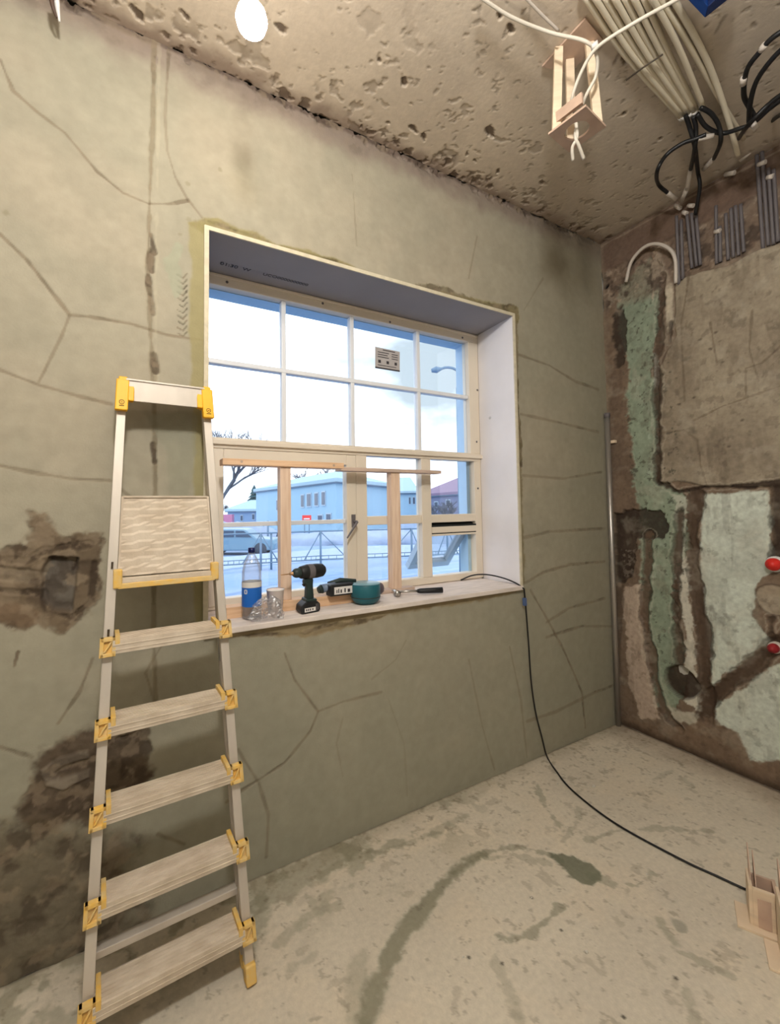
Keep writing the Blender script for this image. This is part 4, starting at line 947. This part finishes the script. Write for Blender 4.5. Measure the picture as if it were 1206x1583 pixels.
# black cables with pale couplings
def black(pts, couplings, label, grp='black cables dangling from the ceiling corner', r=.009):
    o = cable('black_cable', pts, r, M['black_cable'], label, 'cable', grp)
    for a, c in couplings:
        b = MB(); b.tube([a, c], r * 1.25, 10); b.build('coupling', M['coupling'], o)
    return o
def C(x, y, z): return AZ(x, y, z)
def XW(x, y, v): return AX(x, y, v)
black([C(1060, 178, 3.06), C(1066, 196, 3.04), C(1074, 225, 3.0), XW(1079, 265, -.20), XW(1082, 290, -.14), XW(1075, 332, -.07)], [], 'black cable dropping straight down from the conduit bundle to the wall')
black([C(1072, 180, 3.06), C(1076, 200, 3.03), C(1074, 232, 2.99), XW(1068, 262, -.22)], [(XW(1068, 262, -.22), XW(1063, 290, -.18)), (XW(1062, 292, -.16), XW(1053, 312, -.08))], 'short black cable ending in a long pale coupling left of the straight one')
black([C(1092, 208, 3.0), C(1075, 215, 3.0), C(1055, 222, 3.0), C(1030, 240, 2.98), C(1016, 265, 2.93), XW(1018, 285, -.30), XW(1032, 298, -.20)], [(C(1080, 214, 3.0), C(1103, 210, 2.995)), (XW(1032, 298, -.20), XW(1045, 308, -.14))], 'black cable looping out to the left like a hook below the conduit ends')
black([C(1083, 166, 3.06), C(1100, 176, 3.04), C(1112, 196, 3.01), C(1114, 220, 2.98), XW(1104, 245, -.22)], [(XW(1102, 247, -.21), XW(1088, 262, -.17))], 'black cable curling right from the lone conduit and back to the wall')
black([C(1078, 176, 3.05), C(1092, 196, 3.02), C(1115, 206, 3.0), C(1140, 200, 2.98), C(1165, 190, 2.97), C(1190, 168, 2.97), C(1215, 150, 2.97)], [], 'black cable sweeping right from the conduit ends out of the frame')
black([C(1225, 40, 3.0), C(1195, 58, 3.0), C(1175, 80, 3.0), C(1155, 108, 3.0), C(1150, 145, 3.0), C(1158, 165, 2.99), C(1168, 182, 2.97)], [(C(1184, 68, 3.0), C(1176, 78, 3.0)), (C(1150, 120, 3.0), C(1149, 130, 3.0))], 'black cable arching in from the upper right edge with two pale couplings')
black([C(1225, 62, 2.98), C(1195, 90, 2.98), C(1170, 125, 2.98), C(1160, 160, 2.97), C(1158, 192, 2.95)], [], 'black cable running parallel below the arched one at the right edge')
black([C(1225, 135, 2.95), C(1190, 160, 2.95), C(1155, 196, 2.94), XW(1140, 218, -.12)], [(C(1163, 190, 2.96), C(1170, 200, 2.93)), (XW(1143, 216, -.11), XW(1160, 205, -.12))], 'black cable falling from the right edge to the pale coupling in the corner')
black([C(1225, 165, 2.93), XW(1190, 190, -.16), XW(1160, 222, -.09), XW(1135, 240, -.05)], [(XW(1144, 248, -.05), XW(1160, 234, -.06))], 'lowest black cable reaching the wall corner from the right edge')
# grey conduits chased into the right wall
k = 0
gp = [(1046, 334, 1050, 440), (1053, 340, 1056, 432), (1062, 332, 1070, 415), (1069, 330, 1077, 412), (1076, 332, 1083, 410), (1107, 318, 1108, 408), (1113, 350, 1114, 405), (1122, 330, 1126, 402), (1130, 322, 1134, 398), (1137, 318, 1142, 395), (1145, 316, 1150, 390), (1170, 240, 1180, 385), (1178, 235, 1188, 380), (1188, 260, 1196, 378), (1196, 262, 1203, 374)]
for i, (x0, y0, x1, y1) in enumerate(gp):
    o = cable('grey_conduit', [XW(x0, y0, -.028), XW((x0 + x1) / 2, (y0 + y1) / 2, -.020), XW(x1, y1, -.004)], .0085, M['grey_pipe'],
              'dark grey conduit end on the upper right wall, number %s from the corner' % ['one', 'two', 'three', 'four', 'five', 'six', 'seven', 'eight', 'nine', 'ten', 'eleven', 'twelve', 'thirteen', 'fourteen', 'fifteen'][i], 'conduit', 'grey conduits on the upper right wall')
for (x0, y0, x1, y1), wh in zip([(1044, 318, 1052, 322), (1056, 328, 1062, 330), (1064, 318, 1072, 318), (1121, 270, 1136, 267), (1172, 255, 1184, 250), (1186, 275, 1196, 272), (1105, 359, 1114, 356)], ('leftmost, left of the straight black cable', 'just right of the leftmost one', 'beside the straight black cable', 'highest, on the brown band under the ceiling', 'at the tops of the rightmost conduits', 'furthest right', 'in the middle of the third conduit group')):
    b = MB(); b.tube([XW(x0, y0, -.03), XW(x1, y1, -.035)], .011, 10); o = b.build('pipe_coupling', M['coupling']); tag(o, 'pale pipe coupling on the right wall, ' + wh, 'coupling', 'pale pipe couplings on the right wall')
# pale hose arch
cable('pale_hose', [XW(968, 436, -.01), XW(976, 405, -.03), XW(995, 383, -.045), XW(1015, 377, -.05), XW(1035, 385, -.045), XW(1044, 402, -.03), XW(1045, 438, -.012)], .010, M['coupling'], 'pale flexible conduit bent in an arch at the top of the green wall strip', 'conduit')
# red valve caps
for y, lab, rr in ((872, 'bright red round plastic valve with white collar at the right wall edge', .030), (1001, 'small dark red valve low on the right wall near the diagonal groove', .022)):
    p = AX(1199, y, 0); t = root('red_valve', p, lab, 'valve')
    b = MB(); b.lathe(p, [(0, .052), (rr * .4, .052), (rr * .5, .046), (rr * .9, .04), (rr, .03), (rr, .01)], 20, (-1, 0, 0)); b.build('cap', M['red'] if y < 900 else mat('dark_red_plastic', (150, 34, 40), .5), t)
    b = MB(); b.lathe(p, [(rr * 1.25, -.01), (rr * 1.25, .010), (rr, .014)], 20, (-1, 0, 0)); b.build('collar', M['label_w'] if y < 900 else M['coupling'], t)
# blue frame hanging at the ceiling, upper right
zb = H - .05
bl = root('blue_bracket', AZ(1095, 10, zb), 'bright blue plastic frame corner under the ceiling at the top edge', 'bracket')
q = [AZ(x, y, zb) for x, y in ((1056, -8), (1090, 28), (1140, -12), (1118, -12), (1095, 10), (1082, -8))]
b = MB(); b.prism([q[0], q[1], q[4], q[5]], (0, 0, .03)); b.build('left_arm', M['blue'], bl, bevel=.002)
b = MB(); b.prism([q[1], q[2], q[3], q[4]], (0, 0, .03)); b.build('right_arm', M['blue_d'], bl, bevel=.002)
# wire hanging at the upper left
wr = cable('hanging_wire', [AY(86, -14, -.08), AY(88, 6, -.08), AY(92, 34, -.07)], [.009, .008, .003], M['label_w'], 'pale wire end hanging in from the top left corner', 'wire')
cable('hanging_wire', [AY(79, -14, -.09), AY(81, 8, -.09), AY(88, 28, -.08)], [.008, .006, .003], mat('brown_wire', (80, 62, 52), .6), 'dark brown wire end beside the pale one in the top left corner', 'wire')

# ================================================================== wooden trough boxes on the floor, right edge
def trough(label, base, ang, w, h, dth, plates, foot=True):
    t = root('wooden_fixture_box', base, label, 'wooden box', 'wooden boxes on the floor')
    ex = np.array([math.cos(ang), math.sin(ang), 0]); ey = np.array([-math.sin(ang), math.cos(ang), 0]); ez = np.array([0, 0, 1.0]); B0 = np.asarray(base, float)
    def ob(cx, cy, cz, a, bb_, c): return MB().obox(B0 + ex * cx + ey * cy + ez * cz, ex, ey, ez, a, bb_, c)
    if foot: ob(-.012, -.012, .004, w / 2 + .032, dth / 2 + .02, .004).build('base_plate', M['ply'], t, bevel=.001)
    ob(0, -dth / 2, .008 + h / 2, w / 2, .006, h / 2).build('front_board', M['ply'], t, bevel=.001)
    ob(.0, -dth / 2 - .007, .008 + h * .40, w * .30, .0015, h * .38).build('inset_panel', M['hard'], t)
    ob(-w / 2 - .005, 0, .008 + h / 2 + .004, .005, dth / 2 + .006, h / 2 + .004).build('side_board', M['ply'], t, bevel=.001)
    ob(w / 2 + .005, 0, .008 + h / 2, .005, dth / 2 + .006, h / 2).build('side_board', M['hard'], t, bevel=.001)
    ob(0, dth / 2, .008 + h / 2, w / 2, .004, h / 2).build('back_board', M['hard'], t, bevel=.001)
    for (cx, ww, hh) in plates:
        P = [B0 + ex * cx + ey * (-dth / 2 + .01) + ez * h, B0 + ex * cx + ey * (dth / 2) + ez * h, B0 + ex * cx + ey * (dth / 2 + .01) + ez * (h + hh), B0 + ex * cx + ey * (dth / 2 - .012) + ez * (h + hh * .9)]
        MB().prism(P, ex * ww).build('splinter', M['hard'], t)
    return t
ang = YAW * -1
b1 = AZ(1199, 1438, 0); h1 = hgt(b1, 1380)
trough('pale wooden box standing on the floor with thin upright splinters, trailing the lead', (b1[0] + .0, b1[1] + .03, 0), -1.12, .056, h1, .07, [(-.031, .003, .10), (-.018, .003, .08)])
b2 = AZ(1256, 1506, 0); h2 = hgt(b2, 1415)
trough('second wooden box cut off by the right edge, nearer the viewer', (b2[0] + .0, b2[1] + .03, 0), -1.12, .06, h2, .07, [(-.032, .003, .10)])
# crumbs on the floor
for i, (x, y, r) in enumerate([(918, 1216, .010), (862, 1212, .006), (592, 1261, .006), (640, 1250, .005), (822, 1388, .004), (907, 1472, .006), (716, 1480, .004), (760, 1216, .004), (1000, 1352, .005)]):
    p = AZ(x, y, 0); rnd = random.Random(i); b = MB(); vs = []
    for k in range(6): a = 2 * PI * k / 6; vs.append((p[0] + r * rnd.uniform(.6, 1.4) * math.cos(a), p[1] + r * rnd.uniform(.5, 1) * math.sin(a), .001))
    vs += [(v[0] * .6 + p[0] * .4, v[1] * .6 + p[1] * .4, r * rnd.uniform(.5, .9)) for v in vs]
    b.add(vs, [(0, 1, 2, 3, 4, 5), (6, 7, 8, 9, 10, 11)] + [(k, (k + 1) % 6, 6 + (k + 1) % 6, 6 + k) for k in range(6)])
    tag(b.build('plaster_crumb', M['dust_white']), 'tiny pale crumb of plaster lying on the concrete floor', 'crumb', 'plaster crumbs on the floor')

# ================================================================== street outside
G = -1.07
ps = Paint(-20, 75, .6, 95, 0.19, (132, 158, 192), lambda x, y: tuple(AZ(x, y, G)[[0, 1]]))
U, V = ps.U, ps.V
ps.mix(sst(.45, .65, fbm(U * .35, V, .8, 4)) * .6, (150, 170, 200)); ps.mix(sst(.55, .7, fbm(U * .2, V, 1.6, 14)) * .5, (98, 128, 168))
ps.poly([(320, 884), (420, 873), (560, 862), (760, 856), (760, 838), (640, 843), (400, 858), (320, 864)], (168, 184, 208), .8, jit=.5)
ps.line([(320, 884), (420, 873), (560, 862), (760, 856)], .35, (100, 128, 160), .7, jit=.4)
ps.line([(320, 930), (420, 905), (560, 880)], .15, (96, 126, 160), .5, jit=.3); ps.line([(400, 935), (500, 905), (760, 872)], .12, (156, 176, 204), .6, jit=.3)
ps.mix(sst(22, 26, V + ps.w * 5) * .5, (156, 174, 200))
ps.d = (fbm(U, V, .5, 3) - .5) * .10 + np.exp(-((pdist(U, V, ps.P([(320, 872), (420, 862), (560, 852), (760, 846)]))) / .8) ** 2) * .25
o = ps.mesh('snowy_ground', lambda U, V, D: np.stack([U, V, G + D], -1), M['snow']); struct(o)
b = MB(); b.box(-80, 160, .6, 200, G - .6, G - .30); struct(b.build('ground', M['snow_w']))

def building(name, label, corners, tops, material, roof_h, wins, door=None, cat='building', over=.5, roofm=None, depth=14):
    """corners: ground points of the seen walls left to right; tops: wall height of each corner"""
    c = [np.array(p, float) for p in corners]
    ctr = sum(c) / len(c); t = root(name, (ctr[0], ctr[1], G), label, cat)
    away = np.array([ctr[0] - CAM[0], ctr[1] - CAM[1], 0]); away /= np.linalg.norm(away)
    if len(c) == 3: far = c[0] + c[2] - c[1]; fp = [c[0], c[1], c[2], far]
    else:
        e = c[1] - c[0]; nrm = np.array([-e[1], e[0], 0]); nrm /= np.linalg.norm(nrm)
        if nrm @ away < 0: nrm = -nrm
        fp = [c[0], c[1], c[1] + nrm * depth, c[0] + nrm * depth]
    h = tops
    base = [np.array([p[0], p[1], G - .2]) for p in fp]; top = [np.array([p[0], p[1], G + h]) for p in fp]
    b = MB(); b.hexa(base + top); b.build('wall', material, t)
    cc = sum(fp) / 4
    ov = [p + (p - cc) / np.linalg.norm((p - cc)[:2]) * over for p in fp]
    e0 = [np.array([p[0], p[1], G + h]) for p in ov]; e1 = [np.array([p[0], p[1], G + h + .35]) for p in ov]
    b = MB(); b.hexa(e0 + e1)
    m1 = (e1[0] + e1[3]) / 2; m2 = (e1[1] + e1[2]) / 2
    r1 = m1 * .72 + m2 * .28 + (0, 0, roof_h); r2 = m2 * .72 + m1 * .28 + (0, 0, roof_h)
    b.add([*e1, r1, r2], [(0, 1, 5, 4), (1, 2, 5), (2, 3, 4, 5), (3, 0, 4)]); b.build('roof', roofm or M['roof'], t)
    b = MB(); b.hexa([p - (0, 0, .12) for p in e0] + [p + (0, 0, .02) for p in e0]); b.build('eave', M['eave'], t)
    for (k, u0, u1, z0, z1) in wins:
        a, d = fp[k], fp[(k + 1) % 4]; e = (d - a) / np.linalg.norm(d - a); L = np.linalg.norm(d - a); nr = np.array([e[1], -e[0], 0])
        if nr @ away > 0: nr = -nr
        p0 = a + e * L * u0; p1 = a + e * L * u1
        def q(p, z, o_): return np.array([p[0], p[1], G + z]) + nr * o_
        b = MB(); b.prism([q(p0, z0, -.02), q(p1, z0, -.02), q(p1, z1, -.02), q(p0, z1, -.02)], nr * .10); w_ = b.build('window', M['frame_out'], t)
        s_ = (u1 - u0) * .12; pa = a + e * L * (u0 + s_); pb = a + e * L * (u1 - s_)
        b = MB(); b.prism([q(pa, z0 + .12, .06), q(pb, z0 + .12, .06), q(pb, z1 - .12, .06), q(pa, z1 - .12, .06)], nr * .05); b.build('pane', M['pane_out'], w_)
    return t, fp
def wins_px(P0, P1, k, rects):
    out = []
    P0, P1 = np.array(P0, float), np.array(P1, float); e = P1 - P0
    n = np.array([e[1], -e[0], 0])
    for x0, x1, y0, y1 in rects:
        def hit(x, y):
            d = ray(x, y); t = ((P0 - CAM) @ n) / (d @ n); return CAM + d * t
        a, c = hit(x0, (y0 + y1) / 2), hit(x1, (y0 + y1) / 2); u0 = ((a - P0) @ e) / (e @ e); u1 = ((c - P0) @ e) / (e @ e)
        m_ = (a + c) / 2; z0 = hit((x0 + x1) / 2, y1)[2] - G; z1 = hit((x0 + x1) / 2, y0)[2] - G
        out.append((k, u0, u1, z0, z1))
    return out
gl = lambda x, D: np.array([*(CAM + (lambda d: d * (D / math.hypot(d[0], d[1])))(ray(x, 760)))[:2], G])
A0, A1, A2 = gl(396, 62), gl(519, 40), gl(606, 52)
hA = hgt(A1, 745) - G
w_ = wins_px(A0, A1, 0, [(466, 471, 764, 785), (475, 482, 762, 784), (487, 493, 761, 783), (498, 504, 759, 782), (492, 500, 795, 810), (505, 513, 793, 810), (428, 433, 772, 790), (444, 449, 769, 787)])
building('apartment_building', 'long pale blue two-storey building across the street with a low snowy roof', (A0, A1, A2), hA, M['house'], 1.6, w_)
B0, B1 = gl(352, 75), gl(400, 72)
building('low_house', 'small blue house at the far left beyond the parked car', (B0, B1), hgt(B1, 790) - G, M['house2'], 1.5, wins_px(B0, B1, 0, [(372, 376, 796, 806), (390, 394, 794, 804)]), depth=9)
C0, C1 = gl(606, 74), gl(646, 74)
building('row_house', 'pale house seen between the greyer prop and the second window post', (C0, C1), hgt(C1, 762) - G, M['house'], 2.6, wins_px(C0, C1, 0, [(632, 635, 768, 780), (638, 642, 768, 780)]), depth=10)
D0, D1 = gl(648, 66), gl(760, 50)
building('brick_house', 'mauve grey house behind bare trees at the far right of the view', (D0, D1), hgt(D0, 768) - G, M['house3'], 3.0, wins_px(D0, D1, 0, [(672, 678, 775, 785), (690, 697, 772, 784)]), depth=12, roofm=mat('pinkish_roof', (130, 112, 136), .8))
# signs
p = gl(474, 36); zc = hgt(p, 803); n_ = np.array([FF[0], FF[1], 0]); n_ /= np.linalg.norm(n_); rt = np.array([n_[1], -n_[0], 0])
t = root('street_sign', p, 'small red and white sign on posts in front of the long blue building', 'sign')
b = MB(); b.obox((p[0], p[1], zc), rt, n_, (0, 0, 1), .36, .03, .34); b.build('panel', M['sign_red'], t)
b = MB(); b.obox(np.array([p[0], p[1], zc + .05]) - n_ * .035, rt, n_, (0, 0, 1), .24, .006, .05); b.obox(np.array([p[0], p[1], zc - .13]) - n_ * .035, rt, n_, (0, 0, 1), .26, .006, .04); b.build('print', M['label_w'], t)
b = MB(); b.tube([(p[0] - .2, p[1], G), (p[0] - .2, p[1], zc)], .04, 6); b.tube([(p[0] + .2, p[1], G), (p[0] + .2, p[1], zc)], .04, 6); b.build('post', M['fence'], t)
p = gl(346, 55); zc = hgt(p, 806); b = MB(); b.obox((p[0], p[1], (zc + G) / 2 + .3), rt, n_, (0, 0, 1), 1.1, .4, (zc - G) / 2 + .5)
tag(b.build('pink_shed', M['pink']), 'pink board or shed at the far left of the street', 'shed')
# fence
ft = root('street_fence', gl(520, 18.5), 'grey metal street railing with crossed braces along the pavement', 'fence')
fpts = [gl(x, d) for x, d in ((300, 18.2), (403, 18.3), (495, 18.8), (635, 19.6), (690, 20.2), (745, 21))]
hf = hgt(fpts[2], 820) - G
b = MB()
for i, p in enumerate(fpts):
    b = MB(); b.tube([(p[0], p[1], G - .1), (p[0], p[1], G + hf)], .045, 8); b.build('post', M['fence'], ft)
p = gl(419, 18.4); b = MB(); b.tube([(p[0], p[1], G - .1), (p[0], p[1], G + hf)], .045, 8); b.build('post', M['fence'], ft)
for p, q in zip(fpts[:-1], fpts[1:]):
    for z, r_ in ((hf - .03, .035), (.30, .03), (.45, .02)):
        b = MB(); b.tube([(p[0], p[1], G + z), (q[0], q[1], G + z)], r_, 6); b.build('rail', M['fence'], ft)
    b = MB()
    for (a_, c_) in ((0, .28), (1, .72)):
        P_ = p * (1 - a_) + q * a_; Q_ = p * (1 - c_) + q * c_; b.tube([(P_[0], P_[1], G + hf - .05), (Q_[0], Q_[1], G + .32)], .022, 6)
    b.build('brace', M['fence'], ft)
    b = MB()
    for k in range(1, 12): P_ = p + (q - p) * k / 12; b.tube([(P_[0], P_[1], G + .30), (P_[0], P_[1], G + .45)], .012, 5)
    b.build('small_bars', M['fence'], ft)
# frosted car
cp_ = gl(372, 25.5); fw = rt
car = root('parked_car', cp_, 'frosted pale car parked behind the railing at the left', 'car')
def cc_(u, v, z): return cp_ + fw * u + n_ * v + np.array([0, 0, z])
prof_ = [(-2.0, .25), (2.05, .25), (2.1, .62), (1.9, .82), (1.05, .92), (.45, 1.38), (-1.0, 1.42), (-1.75, .98), (-2.05, .88)]
b = MB(); b.prism([cc_(u, -.85, z) for u, z in prof_], n_ * 1.7); bd = b.build('body', M['car'], car, bevel=.08, seg=3)
b = MB(); b.prism([cc_(u, -.86, z) for u, z in [(-.95, .98), (-.1, .98), (-.1, 1.32), (-.92, 1.33)]], -n_ * .02); b.prism([cc_(u, -.86, z) for u, z in [(0, .98), (.85, .96), (.42, 1.30), (0, 1.32)]], -n_ * .02); b.build('side_window', M['pane_out'], bd)
for u in (-1.3, 1.3):
    b = MB(); b.lathe(cc_(u, -.86, .33), [(0, -.02), (.33, -.02), (.33, .2)], 20, n_); b.build('wheel', M['tyre'], car)
    b = MB(); b.lathe(cc_(u, .70, .33), [(.33, -.02), (.33, .18), (0, .18)], 20, n_); b.build('wheel', M['tyre'], car)

# snow covered hedge behind the car
def lump(name, label, cat, P, L, hh, wdt, m, seed):
    rnd = random.Random(seed); n1, n2 = 26, 10; vs = []; fs = []
    for j in range(n2 + 1):
        a = PI * j / n2
        for i in range(n1 + 1):
            u = (i / n1 - .5) * L; e = math.sin(PI * min(max(i / n1, .02), .98)) ** .25
            k = e * (1 + rnd.uniform(-.16, .16)); q = np.asarray(P) + rt * u + n_ * (math.cos(a) * wdt * k) + np.array([0, 0, math.sin(a) * hh * k]); vs.append(q)
    for j in range(n2):
        for i in range(n1): fs.append((j * (n1 + 1) + i, j * (n1 + 1) + i + 1, (j + 1) * (n1 + 1) + i + 1, (j + 1) * (n1 + 1) + i))
    b = MB(); b.add(vs, fs, True); return tag(b.build(name, m), label, cat)
lump('snowy_hedge', 'snow covered hedge behind the parked car', 'hedge', gl(355, 34), 7, 1.5, 1.0, M['snow_w'], 3)
lump('snow_bank', 'ploughed snow bank below the long blue building', 'snow bank', gl(600, 30), 16, .9, 1.2, M['snow_w'], 4)
# trees
def tree(label, P, hh, seed, spread=.5, lv=5, name='bare_tree', r0=.16):
    rnd = random.Random(seed); t = root(name, P, label, 'tree'); tr = MB(); br = MB()
    P = np.asarray(P, float)
    def grow(p, d, L, r_, l):
        q_ = p + d * L * .5 + np.array([rnd.uniform(-1, 1), rnd.uniform(-1, 1), 0]) * L * .05; e = p + d * L
        (tr if l >= lv - 0 else br).tube([p, q_, e], [r_, r_ * .85, r_ * .65], 5 if l < lv - 1 else 7, caps=False)
        if l == 0: return
        for k in range(3 if l > 2 else 2 + (rnd.random() < .5)):
            ax_ = np.array([rnd.uniform(-1, 1), rnd.uniform(-1, 1), rnd.uniform(-.2, .5)]); nd = d + ax_ * spread * 1.5; nd /= np.linalg.norm(nd); nd[2] = abs(nd[2]) * .8 + .12; nd /= np.linalg.norm(nd)
            grow(p + d * L * rnd.uniform(.55, 1), nd, L * rnd.uniform(.6, .82), r_ * .66, l - 1)
    grow(P, np.array([.02, 0, 1.0]), hh * .30, r0, lv)
    tr.build('trunk', M['bark'], t); br.build('branches', M['bark'], t); return t
p = gl(338, 42); tree('large bare tree at the far left, its crown reaching above the window transom', p, (hgt(p, 640) - G) * 1.15, 11, .55, 6, r0=.22)
p = gl(488, 84); tree('bare tree rising behind the roof of the long blue building', p, (hgt(p, 722) - G) * 1.3, 12, .5, 6, r0=.26)
p = gl(512, 92); tree('slimmer bare tree behind the building roof, right of its neighbour', p, (hgt(p, 722) - G) * 1.3, 17, .5, 6, r0=.24)
p = gl(700, 34); tree('twiggy bare tree in front of the mauve grey house', p, (hgt(p, 742) - G) * .95, 13, .55, 6, r0=.12)
p = gl(675, 38); tree('smaller bare tree left of the twiggy one before the mauve house', p, (hgt(p, 755) - G) * .95, 14, .55, 5, r0=.10)
p = gl(338, 96); tree('distant low bare tree behind the small blue house', p, (hgt(p, 765) - G) * 1.0, 15, .6, 6, r0=.16)
p = gl(393, 92); zt = hgt(p, 752); fr = root('fir_tree', p, 'dark pointed fir tree behind the left end of the long blue building', 'tree')
b = MB(); b.tube([p, (p[0], p[1], zt - .5)], [.2, .05], 6); b.build('trunk', M['bark'], fr)
b = MB(); hh_ = zt - G
for k in range(9):
    z0 = G + hh_ * (.12 + .095 * k); R_ = 2.6 * (1 - k / 10.0)
    vs = [(p[0], p[1], z0 + hh_ * .17)] + [(p[0] + R_ * (1 + .22 * (i % 2)) * math.cos(2 * PI * i / 16 + k), p[1] + R_ * (1 + .22 * (i % 2)) * math.sin(2 * PI * i / 16 + k), z0 - .15 * (i % 2)) for i in range(16)]
    b.add(vs, [(0, i + 1, (i + 1) % 16 + 1) for i in range(16)])
b.build('foliage', M['fir'], fr)
# street lamp
p = gl(711, 17.0); zt = hgt(p, 580)
lp_ = root('street_lamp', p, 'tall street lamp with a curved arm pointing left, seen through the upper right pane', 'street lamp')
def lpnt(x, y):
    d = ray(x, y); k_ = ((p - CAM) @ n_) / (d @ n_); return CAM + d * k_
b = MB(); b.tube([p, (p[0], p[1], zt - .5)], [.09, .06], 10); b.build('pole', M['fence'], lp_)
b = MB(); b.tube([np.array([p[0], p[1], zt - .5]), lpnt(709, 578), lpnt(702, 570), lpnt(690, 568), lpnt(680, 571)], .05, 8, smooth_path=5); b.build('arm', M['fence'], lp_)
b = MB(); h0, h1_ = lpnt(683, 570), lpnt(667, 573); b.tube([h0, (h0 + h1_) / 2, h1_], [.05, .13, .07], 10); b.build('lamp_head', M['fence'], lp_)
# dark lamp mast between the houses
p = gl(414, 30); b = MB(); b.tube([p, (p[0], p[1], hgt(p, 805))], .07, 8); tag(b.build('street_post', M['fence']), 'slim grey post standing right of the parked car', 'post')
